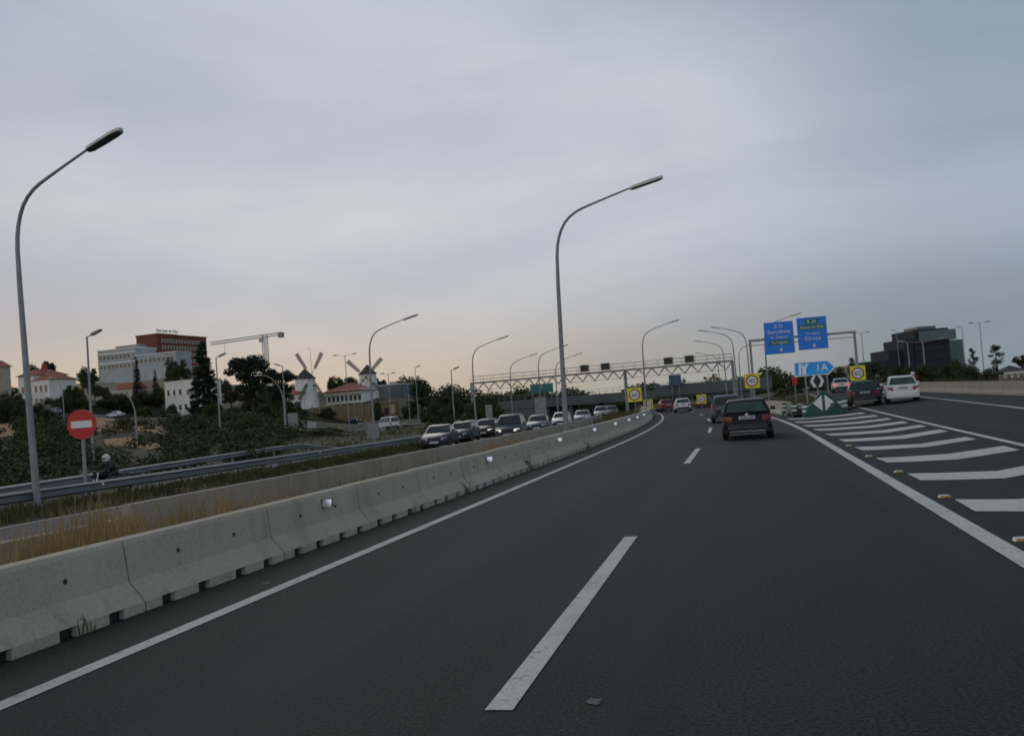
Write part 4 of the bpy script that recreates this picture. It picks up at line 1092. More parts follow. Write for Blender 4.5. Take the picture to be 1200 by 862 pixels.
# red roofed low houses
b = building('red_roofed_house', 'low cream house with a flat red tiled roof below the hospital', 'house', 137, 330, 463, R(-4))
MB().box((0, 4, 0), (15, 8, 4.5)).build('wall', 'render_cream', b); MB().box((0, 4, -5.25), (15.3, 8.3, 6)).build('plinth', 'beige', b); m = MB(); gable(m, -4, 4, -8, 8, 0, 2.6, .5)
r = m.build('roof', 'tile', b); r.rotation_euler = (0, 0, R(90)); r.location = (0, 4, 2.25); win_row(b, -6, 6, 5, .6, 1, 1.3, -.02)
b = building('beige_block', 'plain beige flat roofed block left of the red roofed house', 'building', 104, 300, 468, R(-4))
MB().box((0, 4, 2), (11, 9, 7.6)).build('wall', 'render_cream', b); MB().box((0, 4, -3.8), (11.2, 9.2, 4)).build('plinth', 'beige', b); MB().box((0, 4, 6.0), (11.5, 9.5, .4)).build('roof', 'render_white', b); win_row(b, -4.5, 4.5, 3, 2.8, 1.5, 1.6, -.52)
# white villa
b = building('white_villa', 'white two storey villa with a red roof and arched porch', 'house', 36, 205, 473, R(-14)); b.scale = (1.2, 1.2, 1.2)
MB().box((-1.2, 4, 1.5), (5.0, 8, 9)).box((3.9, 3, 1.0), (5.2, 6.5, 7.4)).build('wall', 'render_white', b)
m = MB(); hip(m, -3.7, 1.3, 0, 8, 6.0, 1.5, .5); hip(m, 1.4, 6.4, 0, 6, 4.72, 1.5, .5); rf = m.build('roof', 'tile', b)
MB().box((-1.8, 5, 7.6), (.8, .8, 2.0)).build('chimney', 'tile', rf)
win_row(b, 1.6, 6.3, 3, 2.9, .8, 1.4, -.27); win_row(b, -3.2, .8, 2, 3.0, .8, 1.3, -.02); win_row(b, -3.2, .8, 2, -.4, .8, 1.3, -.02)
MB().box((4.5, -1.3, .85), (6.2, 2.2, .25)).build('terrace', 'render_white', b)
for x in (1.7, 3.1, 4.5, 5.9, 7.3): MB().box((x, -2.2, -.5), (.45, .4, 2.5)).build('porch_column', 'render_white', b)
m = MB()
for i in range(16): m.box((1.5 + i * .4, -2.3, 1.4), (.12, .1, .8))
m.box((4.5, -2.3, 1.85), (6.2, .15, .12)); m.build('balustrade', 'render_white', b)
# yellow house cut by the frame
b = building('yellow_house', 'cream yellow house at the left edge with a brown gabled roof', 'house', -37, 175, 462, R(-8))
MB().box((0, 4, 2), (6, 9, 8)).build('wall', 'render_cream', b); MB().box((0, 4, -4), (6.2, 9.2, 4)).build('plinth', 'beige', b); m = MB(); gable(m, -3, 3, -.5, 8.5, 6.0, 1.7, .4); m.build('roof', 'tile', b)
MB().prism([(-2.9, 0), (2.9, 0), (0, 1.62)], (0, -.56, 6.0), (1, 0, 0), (0, 0, 1), (0, 1, 0), .05).build('gable_wall', 'render_cream', b)
win_row(b, -2.6, 2.6, 3, 3.9, .8, 1.4, -.52); win_row(b, -2.6, 2.6, 3, .9, .8, 1.4, -.52)
# white block
b = building('white_block', 'plain white rendered block with small dark windows left of the dark conifer', 'building', 212, 190, 494, R(-16)); b.scale = (1.12, 1.0, 1.2)
MB().box((0, 4, 3.2), (8.4, 8, 8.6)).build('wall', 'render_white', b); MB().box((0, 4, 7.6), (8.6, 8.2, .25)).build('parapet', 'render_white', b)
win_row(b, -3.9, 1.2, 3, 5.6, .62, 1.0, -.02); win_row(b, -3.9, 4.2, 5, 2.7, .62, 1.0, -.02)
MB().box((1.2, -1.2, .1), (4.5, 2.4, 2.0)).build('porch', 'render_cream', b); MB().box((3.2, -.05, 5.4), (2.0, .14, .9)).build('shutter', 'beige', b)
# windmill restaurant
def windmill(label, px, y, pyb, rtop, rbot, hwall, hroof, hubpx, spin, ns=6, sl=5.2, sw=.62, rz=0.0):
    p = at(px, pyb, y); t = thing('windmill', label, 'windmill', p, rz, 'white windmills of the hillside restaurant')
    A = 24; v = []
    for z, r_ in ((-4, rbot * 1.06), (0, rbot), (hwall, rtop)):
        v += [(r_ * math.cos(2 * math.pi * i / A), r_ * math.sin(2 * math.pi * i / A), z) for i in range(A)]
    m = MB(); m.add(v, [(j * A + i, j * A + (i + 1) % A, (j + 1) * A + (i + 1) % A, (j + 1) * A + i) for j in range(2) for i in range(A)], 0, True); m.add(v[-A:], [tuple(range(A))])
    m.build('tower', 'render_white', t)
    m = MB(); m.tube([(0, 0, hwall), (0, 0, hwall + .12), (0, 0, hwall + hroof)], [rtop * 1.10, rtop * 1.12, .08], 20, 0, False); m.build('roof', 'slate', t)
    for i in (-1, 1):
        MB().box((i * rtop * .42, -rtop * .96, hwall * .72), (.5, .4, .8)).build('window', 'window', t)
    hp = at(hubpx[0], hubpx[1], y - rtop - 1.0); hx, hz = 0.0, hp.z - p.z
    MB().tube([(hx * .4, -rtop * .5, hz - .2), (hx, -rtop - 1.0, hz)], [.28, .22], 10).build('axle', 'wood', t)
    hub = MB().tube([(hx, -rtop - .9, hz), (hx, -rtop - 1.3, hz)], .38, 12).build('hub', 'wood', t)
    for a in [R(q) for q in spin]:
        c, s = math.cos(a), math.sin(a); m = MB()
        P = lambda r_, o: (hx + c * r_ - s * o, -rtop - 1.12, hz + s * r_ + c * o)
        m.tube([P(0, 0), P(sl, 0)], .075, 6)
        for o in (-sw, sw): m.tube([P(sl * .34, o * .72), P(sl, o)], .04, 5)
        nb_ = 15
        for i in range(nb_):
            r_ = sl * (.34 + .66 * i / (nb_ - 1)); ww = sw * (.72 + .28 * i / (nb_ - 1))
            q = [P(r_, -ww), P(r_, ww), P(min(sl, r_ + sl * .036), ww), P(min(sl, r_ + sl * .036), -ww)]
            m.add(q + [(x_, y_ - .03, z_) for x_, y_, z_ in q], [(0, 1, 2, 3), (7, 6, 5, 4), (0, 4, 5, 1), (1, 5, 6, 2), (2, 6, 7, 3), (3, 7, 4, 0)], 1)
        m.build('sail', ['wood', 'sail'], t)
    return t
windmill('taller white windmill with a dark conical roof and raised sails, left of the tiled restaurant', 359.5, 280, 474, 3.1, 3.9, 8.2, 3.4, (371.5, 440), (60, 122, 238, 300), 4, 8.6, .66, R(52))
windmill('smaller white windmill with a dark conical roof behind the curved lamp', 432.5, 305, 463, 2.9, 3.3, 7.2, 3.4, (438, 441), (46, 135, 226, 315), 4, 8.4, .72, R(12))
b = building('restaurant', 'low white restaurant with a long red tiled roof between the windmills', 'building', 404, 288, 472, R(-3))
MB().box((0, 5, 1.5), (13, 10, 6)).build('wall', 'render_white', b); m = MB(); hip(m, -6.8, 6.6, -1, 11, 3.7, 2.9, .7); m.build('roof', 'tile', b)
win_row(b, -6.2, 6.2, 8, 1.5, 1.1, 1.8, -.02); MB().box((0, -.6, 3.1), (13.6, 1.0, .35)).build('fascia', 'render_white', b)
b = building('restaurant_annex', 'white annex with a red tiled lean-to roof at the foot of the taller windmill', 'building', 344, 276, 477, R(-3))
MB().box((0, 4, 1.6), (7.5, 8, 5.2)).build('wall', 'render_white', b); m = MB(); hip(m, -3.9, 3.9, -.4, 8.4, 4.2, 2.0, .4); m.build('roof', 'tile', b)
win_row(b, -3.2, 3.2, 2, .9, 2.2, 1.6, -.02)
b = building('ochre_gatehouse', 'small ochre pavilion with arched opening beside the side road', 'building', 455, 270, 487, R(4)); b.scale = (.62, .62, .62)
MB().box((0, 3, 1.9), (8, 6, 9.4)).build('wall', 'ochre', b); MB().box((0, 3, 6.9), (9, 7, .6)).build('roof', 'beige', b)
MB().box((-.8, -.02, 2.2), (1.8, .1, 3.6)).build('doorway', 'window', b); MB().box((2.6, -.02, 3), (1.6, .08, 4.6)).build('mosaic_panel', 'render_cream', b)
b = building('ochre_garden_wall', 'ochre and grey garden wall with white posts along the side road', 'wall', 405, 262, 487, R(4))
MB().box((0, 0, .4), (22, .5, 5.4)).build('wall', 'ochre', b)
for i in range(10): MB().box((-10 + i * 2.2, -.5, 1.6), (.22, .22, 4.8)).build('fence_post', 'palepole', b)
b = building('glass_annex', 'low grey glazed building behind the second windmill, right side', 'building', 453, 320, 465, R(-3))
MB().box((0, 5, 1.5), (13, 9, 5)).build('wall', 'office_glass', b); MB().box((0, 5, 4.3), (13.5, 9.5, .5)).build('roof', 'render_grey', b)
for px, wd, ht, lb in ((466, 7, 6.4, 'pale apartment block with a dark stair window, beyond the restaurant'), (476.5, 5.2, 5.8, 'narrow yellowish apartment block with striped balconies beyond the restaurant')):
    b = building('apartment_block', lb, 'building', px, 410, 464, R(-5))
    MB().box((0, 5, ht / 2 - 2), (wd * 1.1, 9, ht + 4)).build('wall', 'render_white' if px < 470 else 'render_cream', b)
    for k in range(2):
        win_row(b, -wd * .45, wd * .45, 2, 2 + k * 3.0, 1.4, 1.5, .48)
        MB().box((0, -.2, .7 + k * 3.0), (wd, 1.4, .5)).build('balcony', 'ochre' if px > 470 else 'render_grey', b)
    MB().box((0, 5, ht + .2), (wd * 1.15, 9.4, .4)).build('roof', 'beige', b)
b = building('low_house', 'low pale house with a brown roof under the stone pine', 'house', 266, 200, 478, R(-4))
MB().box((0, 3, 1.2), (6, 6, 3.6)).build('wall', 'render_cream', b); MB().box((0, 3, -2.1), (6.2, 6.2, 3)).build('plinth', 'beige', b); m = MB(); hip(m, -3, 3, 0, 6, 3.0, 1.3, .4); m.build('roof', 'tile', b); win_row(b, -2.5, 2.5, 2, 1.6, .8, 1.1, -.02)
# office block on the right
b = building('office_block', 'dark stepped glass office block above the trees on the right', 'office building', 1085, 262, 449, R(14))
s = 262 / F
MB().box((3.0, 8, 7.0), (9.0, 14, 14)).build('wall', 'office_dark', b)
MB().box((-2.8, 8, 6.0), (2.8, 13, 11.6)).build('step_wing', 'office_dark', b)
MB().box((-6.0, 9, 4.2), (3.6, 12, 10.2)).build('step_wing', 'office_dark', b)
MB().box((-11, 9, 3.0), (6.4, 12, 7.4)).build('step_wing', 'office_dark', b)
MB().box((-16, 10, 2.6), (4.0, 12, 7.0)).build('end_wing', 'beige', b)
MB().box((4.2, 7.4, 12.2), (9.6, 14.6, 2.6)).build('glass_crown', 'office_glass', b)
MB().box((3.2, 8, 14.2), (5.0, 8, 1.4)).build('roof_plant', 'office_glass', b)
MB().box((9.9, 9, 5.4), (4.6, 11, 10.8)).build('glass_stair_tower', 'office_glass', b)
for k in range(5):
    for x in (-.6, 1.6, 3.8, 6.0): MB().box((x, .97, 1.8 + k * 2.1), (1.7, .08, 1.2)).build('window', 'dull_window', b)
for k in range(4): MB().box((-2.8, 1.46, 2 + k * 2.4), (2.2, .08, 1.2)).build('window', 'dull_window', b)
for px, y, k, lb in ((1190, 175, .62, 'pale low house with a grey roof at the far right, above the slatted fence'),):
    b = building('low_house', lb, 'house', px, y, 445, R(8)); b.scale = (k, k, k)
    MB().box((0, 3, .5), (6, 6, 4.0)).build('wall', 'render_white', b); m = MB(); hip(m, -3, 3, 0, 6, 2.5, 1.6, .5); m.build('roof', 'slate', b); win_row(b, -2.5, 2.5, 3, 1.2, .9, 1.1, -.02)
    MB().box((-4.5, 3, -.2), (4, 5, 2.6)).build('side_wing', 'render_grey', b); MB().box((-4.5, 3, 1.25), (4.4, 5.4, .25)).build('roof', 'slate', b)
p = at(1172, 446, 78); t = thing('field_fence', 'pale slatted fence behind the parapet wall at the right edge', 'fence', (p.x, 78, p.z - .5), R(8))
for i in range(6): MB().box((i * 1.1, 0, .3), (.09, .09, 1.4)).build('post', 'beige', t)
for zz in (.55, .85): MB().box((2.7, -.07, zz), (5.6, .05, .12)).build('slat', 'beige', t)
for lb, pix in (('low pale kerb wall along the side road, left piece below the tiled restaurant', [(398, 503.5), (420, 499.5), (446, 494.5)]), ('low pale kerb wall along the side road, right piece beside the small white van', [(447, 505), (477, 499), (508, 491.5)]),
                ('reddish low wall curving beside the side road, left of the big dark bush', [(462, 493), (478, 489), (487, 485.5)])):
    P = [gpt(*q) for q in pix]; m = MB()
    for p, q in zip(P, P[1:]):
        d = (q - p); m.box(((p.x + q.x) / 2, (p.y + q.y) / 2, (p.z + q.z) / 2 + .2), (d.length, .35, .9), math.atan2(d.y, d.x))
    tag(m.build('kerb_wall', 'brick' if 'red' in lb else 'old_concrete'), lb, 'low wall')
# tower crane
def crane():
    y = 420; top = at(310, 393, y); t = thing('tower_crane', 'white tower crane with a long jib over the pine trees', 'crane', (top.x, y, 0)); g = zg(top.x, y); t.location.z = g
    H = top.z - g
    def lattice(m, a, b, w_, n, r_):
        a, b = Vector(a), Vector(b); d = (b - a).normalized(); up = Vector((0, 1, 0)); s_ = d.cross(up).normalized()
        cs = [(-1, -1), (1, -1), (1, 1), (-1, 1)]; C = lambda p, i: p + s_ * cs[i][0] * w_ / 2 + up * cs[i][1] * w_ / 2
        for i in range(4): m.tube([C(a, i), C(b, i)], r_, 4)
        for k in range(n):
            p, q = a.lerp(b, k / n), a.lerp(b, (k + 1) / n)
            for i in range(4): m.tube([C(p, i), C(q, (i + 1) % 4)], r_ * .7, 4)
    m = MB(); lattice(m, (0, 0, 0), (0, 0, H), 2.0, 26, .17); m.build('mast', 'crane', t)
    e = at(247, 402.5, y - 3); f = at(331, 390.5, y + 1)
    J = Vector((e.x - top.x, -3, e.z - g)); Kj = Vector((f.x - top.x, 1, f.z - g))
    m = MB(); lattice(m, (0, 0, H - .2), J, 1.3, 22, .12); m.build('jib', 'crane', t)
    m = MB(); lattice(m, (0, 0, H - .2), Kj, 1.3, 7, .12); m.build('counter_jib', 'crane', t)
    MB().box((Kj.x - .8, 1, Kj.z - .8), (2.6, 1.5, 2.4)).build('counterweight', 'pole', t)
    MB().box((-1.3, -1.4, H - 2.2), (1.5, 1.5, 2.0)).build('cab', 'crane', t)
    MB().tube([(J.x * .75, -2, J.z * .25 + (H - .2) * .75 + (J.z - H) * 0.5 - .6), (J.x * .75, -2, H - 8)], .08, 4).build('hoist_rope', 'dark', t)
crane()

# ------------------------------------------------------------------ trees
def leafcloud(m, blobs, per, leaf, rg, shell=.55):
    for c, r_ in blobs:
        rr = r_ if isinstance(r_, tuple) else (r_, r_, r_)
        n = int(per * (rr[0] * rr[1] * rr[2]) ** (2 / 3))
        for _ in range(n):
            d = Vector((rg.gauss(0, 1), rg.gauss(0, 1), rg.gauss(0, 1))).normalized()
            q = rg.uniform(shell, 1.0) ** .7 * rg.uniform(.86, 1.06)
            p = Vector((c[0] + d.x * rr[0] * q, c[1] + d.y * rr[1] * q, c[2] + d.z * rr[2] * q))
            nrm = (d + Vector((rg.uniform(-.8, .8), rg.uniform(-.8, .8), rg.uniform(-.5, .8)))).normalized()
            a = nrm.orthogonal().normalized(); a = Matrix.Rotation(rg.uniform(0, 6.28), 3, nrm) @ a; b_ = nrm.cross(a)
            s1 = leaf * rg.uniform(.5, 1.25); s2 = s1 * rg.uniform(.45, .8)
            m.add([p - a * s1, p - b_ * s2 + a * .2 * s1, p + a * s1, p + b_ * s2 - a * .1 * s1], [(0, 1, 2, 3)])
def tree_proto(kind, seed, mat):
    rg = random.Random(seed); cr = MB(); tr = MB(); H = 10.0
    if kind == 'round':
        blobs = []
        for i in range(26):
            a = rg.uniform(0, 6.28); e = rg.uniform(-.5, 1); q = rg.uniform(.35, 1)
            blobs.append(((3.0 * q * math.cos(a) * math.cos(e), 3.0 * q * math.sin(a) * math.cos(e), 6.4 + 2.9 * q * math.sin(e)), rg.uniform(.7, 1.35)))
        leafcloud(cr, blobs, 190, .22, rg, .35)
        tr.tube([(0, 0, -.5), (.1, 0, 1.5), (0, .1, 3.5), (.1, 0, 6)], [.30, .24, .19, .08], 8)
        for b_ in blobs[:12]: tr.tube([(.05, .05, rg.uniform(2.4, 4.5)), tuple(c * .5 + (2 if i == 2 else 0) for i, c in enumerate(b_[0])), b_[0]], [.11, .07, .03], 5)
    elif kind == 'pine':
        blobs = []
        for i in range(30):
            a = rg.uniform(0, 6.28); q = rg.uniform(.1, 1) ** .6
            blobs.append(((4.0 * q * math.cos(a), 4.0 * q * math.sin(a), 8.2 - 1.6 * q * q + rg.uniform(-.6, .9)), (rg.uniform(.8, 1.5), rg.uniform(.8, 1.5), rg.uniform(.5, .85))))
        for i in range(22):
            a = rg.uniform(0, 6.28); q = rg.uniform(.2, .9); blobs.append(((3.4 * q * math.cos(a), 3.4 * q * math.sin(a), rg.uniform(3.2, 6.6)), (rg.uniform(.7, 1.2), rg.uniform(.7, 1.2), rg.uniform(.4, .7))))
        leafcloud(cr, blobs, 190, .21, rg, .35)
        tr.tube([(0, 0, -.5), (.2, 0, 2), (.0, .1, 4.5), (.1, 0, 7)], [.38, .30, .24, .14], 8)
        for b_ in blobs[::2]: tr.tube([(.05, .05, rg.uniform(3.6, 5.5)), tuple(c * .6 + (2.2 if i == 2 else 0) for i, c in enumerate(b_[0])), b_[0]], [.13, .09, .03], 5)
    elif kind == 'cypress':
        blobs = []
        for i in range(40):
            z = rg.uniform(.4, 9.8); r_ = 1.05 * (1 - (z / 10.2) ** 1.6) * min(1, .45 + z / 3); a = rg.uniform(0, 6.28)
            blobs.append(((r_ * .55 * math.cos(a), r_ * .55 * math.sin(a), z), (max(.16, r_ * .6), max(.16, r_ * .6), .75)))
        leafcloud(cr, blobs, 230, .14, rg, .3); tr.tube([(0, 0, -.5), (0, 0, 9.4)], [.2, .03], 6)
    elif kind == 'conifer':
        blobs = []
        for i in range(25):
            z = .9 + i * .372; rr = 2.7 * (1 - (z / 10.3)) ** .75 + .12
            for k in range(max(4, int(rr * 6))):
                a = rg.uniform(0, 6.28); q = rg.uniform(.45, 1.1)
                blobs.append(((rr * q * math.cos(a), rr * q * math.sin(a), z - .35 * q + rg.uniform(-.2, .2)), (rg.uniform(.35, .75), rg.uniform(.35, .75), rg.uniform(.18, .36))))
        leafcloud(cr, blobs, 260, .17, rg, .2); tr.tube([(0, 0, -.5), (0, 0, 5), (0, 0, 10)], [.3, .2, .03], 8)
        for b_ in blobs[::3]: tr.tube([(0, 0, b_[0][2] + .3), b_[0]], [.06, .02], 4)
    elif kind == 'poplar':
        blobs = []
        for i in range(22):
            z = rg.uniform(2.6, 9.6); r_ = 1.5 * math.sin(math.pi * clamp((z - 1.6) / 9)); a = rg.uniform(0, 6.28); q = rg.uniform(.2, .9)
            blobs.append(((r_ * q * math.cos(a), r_ * q * math.sin(a), z), (rg.uniform(.4, .8), rg.uniform(.4, .8), rg.uniform(.5, 1.0))))
        leafcloud(cr, blobs, 150, .18, rg, .3); tr.tube([(0, 0, -.5), (0, 0, 4), (.1, 0, 9)], [.22, .15, .04], 7)
        for b_ in blobs[::2]: tr.tube([(0, 0, b_[0][2] - .9), b_[0]], [.07, .02], 4)
    elif kind == 'shrub':
        blobs = []
        for i in range(26):
            a = rg.uniform(0, 6.28); q = rg.uniform(0, 1) ** .6; blobs.append(((4.2 * q * math.cos(a), 4.2 * q * math.sin(a), rg.uniform(.8, 6.8) * (1 - .45 * q)), rg.uniform(1.1, 2.0)))
        leafcloud(cr, blobs, 130, .22, rg, .3)
        for b_ in blobs[::3]: tr.tube([(b_[0][0] * .15, b_[0][1] * .15, -.5), b_[0]], [.14, .04], 5)
    t = bpy.data.objects.new(kind, None); col.objects.link(t)
    cr.build('crown', mat, t); tr.build('trunk', 'bark', t); return t
NAMES = dict(round='broadleaf_tree', pine='stone_pine', cypress='cypress_tree', conifer='conifer_tree', poplar='poplar_tree', shrub='large_shrub')
WID = dict(round=3.9, pine=4.9, cypress=1.2, conifer=2.9, poplar=1.9, shrub=5.4)
protos = {}
def tree(label, kind, px, y, pbase, ptop, wpx=None, mat=None, var=0, group=None, on_ground=False):
    mat = mat or dict(round='leaf', pine='needle', cypress='needle', conifer='needle', poplar='leaf_mid', shrub='leaf')[kind]
    key = (kind, mat, var)
    if key not in protos: protos[key] = tree_proto(kind, 11 + var * 5 + len(kind), mat); t = protos[key]
    else: t = copy_tree(protos[key])
    t.name = NAMES[kind]
    if on_ground:
        gp = gpt(px, pbase)
        if 70 < gp.y < 380: y = gp.y
    p = at(px, pbase, y); q = at(px, ptop, y); x = p.x; z0 = min(p.z, zg(x, y) + .2)
    h = q.z - z0; top_k = dict(pine=9.7, round=10.4, cypress=10.2, conifer=10.1, poplar=10.1, shrub=8.2)[kind]
    sz = h / top_k; dp = -(RT @ Vector((p.x, p.y, p.z - EYE))).z; sx = (wpx * dp / F / 2 / WID[kind]) if wpx else sz
    t.location = (x, y, z0); t.scale = (sx, sx, sz); t.rotation_euler = (0, 0, rnd.uniform(0, 6.28))
    tag(t, label, 'shrub' if kind == 'shrub' else 'tree', group)
    return t
TG = 'trees on the left hillside'
tree('tall slim dark cypress below the hospital', 'cypress', 162.5, 215, 478, 413, 15, group=TG)
tree('shorter cypress between the tall one and the white block', 'cypress', 184, 215, 480, 432, 15, group=TG, var=1)
tree('large ragged dark conifer right of the white block', 'conifer', 241, 170, 488, 398, 40, group=TG)
tree('broad dark stone pine in front of the crane mast', 'pine', 296, 165, 490, 412, 66, group=TG)
tree('lower spreading pine right of the broad stone pine', 'pine', 330, 190, 480, 428, 48, 'needle', 1, group=TG)
tree('rounded dark pine right of the white villa', 'pine', 59, 230, 472, 419, 22, 'needle', 2, group=TG)
tree('low dark tree behind the villa roof', 'round', 36, 245, 460, 421, 26, group=TG)
tree('dark bushy tree behind the lamp mast, left of the hospital', 'round', 105, 300, 464, 424, 36, group=TG)
tree('small dark tree beside the beige block', 'round', 112, 290, 478, 446, 18, var=1, group=TG)
tree('spreading brown green tree in front of the brick building', 'round', 209, 300, 466, 412, 40, 'leaf_dry', group=TG)
tree('dense tree right of the brick building foot', 'round', 262, 230, 482, 438, 24, 'leaf', 2, group=TG)
tree('dark hedge tree left of the cypress, under the red roof', 'shrub', 135, 220, 486, 460, 40, group=TG)
tree('dark hedge tree beneath the white villa', 'shrub', 60, 190, 487, 465, 44, var=1, group=TG)
tree('dark hedge tree under the yellow house', 'shrub', 5, 160, 494, 456, 40, group=TG)
tree('round bush in front of the white block', 'shrub', 203, 180, 497, 471, 26, 'leaf', 1, group=TG)
tree('dark tree by the white villa porch on its right', 'shrub', 82, 200, 486, 452, 36, 'leaf', 2, group=TG)
tree('hedge tree between cypress and white block base', 'shrub', 174, 200, 490, 468, 34, group=TG)
tree('broad green bush mass right of the white block', 'shrub', 238, 120, 522, 484, 66, 'leaf', 1, group=TG)
tree('large green bush left of the bent lamp post', 'shrub', 290, 100, 532, 483, 100, 'leaf_mid', group=TG)
tree('dark bush behind the bent lamp post', 'shrub', 318, 150, 500, 474, 60, 'leaf', 2, group=TG)
tree('low green bush right of the bent lamp post', 'shrub', 372, 112, 517, 500, 66, 'leaf_mid', 1, group=TG)
tree('dark green tree between the two windmills', 'round', 392, 330, 470, 436, 28, group=TG)
tree('second dark tree between the windmills, beside the smaller mill', 'round', 410, 340, 470, 437, 26, var=2, group=TG)
tree('dark tree right of the smaller windmill', 'round', 446, 340, 468, 440, 20, var=1, group=TG)
tree('small clipped tree in front of the restaurant wall', 'shrub', 352, 250, 492, 474, 24, 'leaf_mid', group=TG)
tree('dark shrub below the smaller windmill', 'shrub', 443, 262, 484, 467, 16, 'leaf', 1, group=TG)
tree('tiny pointed cypress on the skyline left of the gantry', 'cypress', 502, 330, 474, 450, 5, group=TG)
CG = 'trees between the hillside and the gantry'
tree('dark round tree on the skyline right of the apartment blocks', 'round', 494, 260, 486, 461, 30, group=CG)
tree('dark round tree behind the lamp mast near the big bush', 'round', 520, 250, 486, 459, 34, var=1, group=CG)
tree('big dark bush left of the gantry leg', 'shrub', 522, 110, 509, 471, 46, group=CG)
tree('big olive green bush behind the gantry leg', 'shrub', 566, 125, 506, 459, 62, 'leaf_mid', 2, group=CG)
tree('dark tree seen under the left part of the gantry', 'round', 600, 240, 484, 459, 32, group=CG)
tree('dark tree behind the teal signs', 'round', 626, 250, 482, 457, 30, var=2, group=CG)
tree('dark tree right of the teal signs', 'round', 652, 240, 480, 460, 26, var=1, group=CG)
tree('dark tree left of the overpass end', 'round', 676, 235, 478, 461, 28, group=CG)
tree('low tree over the overpass, left of the dull blue board', 'round', 610, 230, 482, 466, 26, var=2, group=CG)
RG = 'trees beyond the exit lane'
tree('dark tree behind the exit sign', 'round', 980, 120, 470, 425, 34, group=RG)
tree('dark tree left of the 60 sign, behind the exit sign post', 'round', 951, 140, 468, 431, 34, 'leaf', 1, group=RG)
tree('small tree right of the left sign post', 'round', 901, 215, 462, 436, 22, 'leaf', 2, group=RG)
tree('slim dark tree behind the 60 sign', 'poplar', 1001, 150, 460, 417, 14, 'leaf', group=RG)
tree('olive green tree right of the 60 sign', 'round', 1024, 125, 456, 420, 34, 'leaf_dry', 1, group=RG)
tree('dense tree above the white car', 'shrub', 1052, 112, 455, 425, 46, 'leaf', group=RG)
tree('dense dark bush in front of the office block', 'shrub', 1084, 105, 452, 424, 40, 'leaf', 1, group=RG)
tree('large rounded dark tree right of the office block', 'shrub', 1122, 100, 450, 416, 56, 'leaf', 2, group=RG)
tree('feathery light poplar right of the large rounded tree', 'poplar', 1143, 150, 446, 406, 15, group=RG)
tree('taller dark poplar at the far right', 'poplar', 1170, 160, 444, 403, 22, 'leaf', 1, group=RG)
tree('dark tree cut by the right edge of the view', 'round', 1200, 200, 442, 412, 26, 'leaf', group=RG)
tree('low hedge bush at the foot of the poplars', 'shrub', 1160, 120, 446, 430, 44, 'leaf', group=RG)
tree('low scrub bush behind the exit nose', 'shrub', 925, 140, 466, 452, 40, 'leaf_dry', 1, group=RG)

HG = 'dark hedge trees in the rows across the hillside'
HX = 'dense dark hedge tree in the hedge rows below the hillside houses'
for i, (px, y, pb, ptp, wpx) in enumerate([(18, 165, 494, 466, 44), (45, 160, 494, 470, 40), (92, 185, 490, 466, 34), (110, 210, 487, 466, 30), (152, 205, 490, 470, 34), (190, 175, 497, 477, 26), (255, 160, 492, 470, 34),
        (275, 150, 494, 474, 36), (300, 200, 485, 455, 40), (322, 215, 482, 450, 40), (265, 130, 515, 482, 50), (222, 130, 518, 490, 44), (308, 118, 520, 488, 60), (340, 200, 488, 468, 26), (388, 140, 512, 498, 40), (95, 250, 482, 452, 36), (128, 255, 478, 460, 34), (148, 240, 482, 458, 40), (168, 260, 474, 455, 34), (186, 255, 476, 450, 30), (205, 260, 470, 446, 34), (250, 240, 482, 448, 34), (280, 230, 480, 450, 40), (318, 240, 476, 446, 44), (344, 250, 474, 448, 34), (20, 200, 482, 458, 34), (76, 215, 484, 456, 30), (228, 240, 480, 452, 30), (384, 268, 488, 476, 30), (412, 255, 490, 478, 34), (438, 258, 488, 474, 24)]):
    tree(HX, 'shrub', px, y, pb, ptp, wpx, 'leaf', i % 3, group=HG, on_ground=i > 14)
GX = 'mid green leafy tree standing in the gaps of the hillside hedges'
for i, (px, y, pb, ptp, wpx) in enumerate([(84, 235, 480, 447, 22), (122, 260, 474, 450, 20), (140, 225, 486, 458, 24), (196, 225, 484, 452, 22), (222, 265, 470, 438, 24), (272, 215, 486, 452, 26), (312, 170, 496, 468, 30), (170, 170, 497, 474, 22), (14, 210, 476, 450, 22), (250, 150, 500, 470, 26)]):
    tree(GX, 'round', px, y, pb, ptp, wpx, 'leaf_mid', i % 2, group='green trees among the hillside hedges', on_ground=True)
RX = 'dense dark tree in the unbroken belt between the exit lane and the office block'
for i, (px, y, pb, ptp, wpx) in enumerate([(1036, 118, 458, 428, 46), (1064, 118, 455, 428, 44), (1098, 112, 452, 425, 46), (1010, 135, 462, 432, 40), (966, 135, 468, 436, 36), (1136, 125, 449, 428, 40)]):
    tree(RX, 'shrub', px, y, pb, ptp, wpx, 'leaf', i % 3, group='tree belt by the office block')
CX = 'dark round tree in the belt behind the gantry legs'
for i, (px, y, pb, ptp, wpx) in enumerate([(588, 215, 486, 462, 34), (612, 215, 484, 460, 34), (640, 212, 482, 459, 34), (664, 205, 480, 463, 30), (690, 212, 476, 464, 24), (508, 215, 490, 466, 34), (482, 270, 486, 466, 26), (534, 225, 488, 462, 34)]):
    tree(CX, 'shrub', px, y, pb, ptp, wpx, 'leaf', i % 3, group='tree belt behind the gantry')
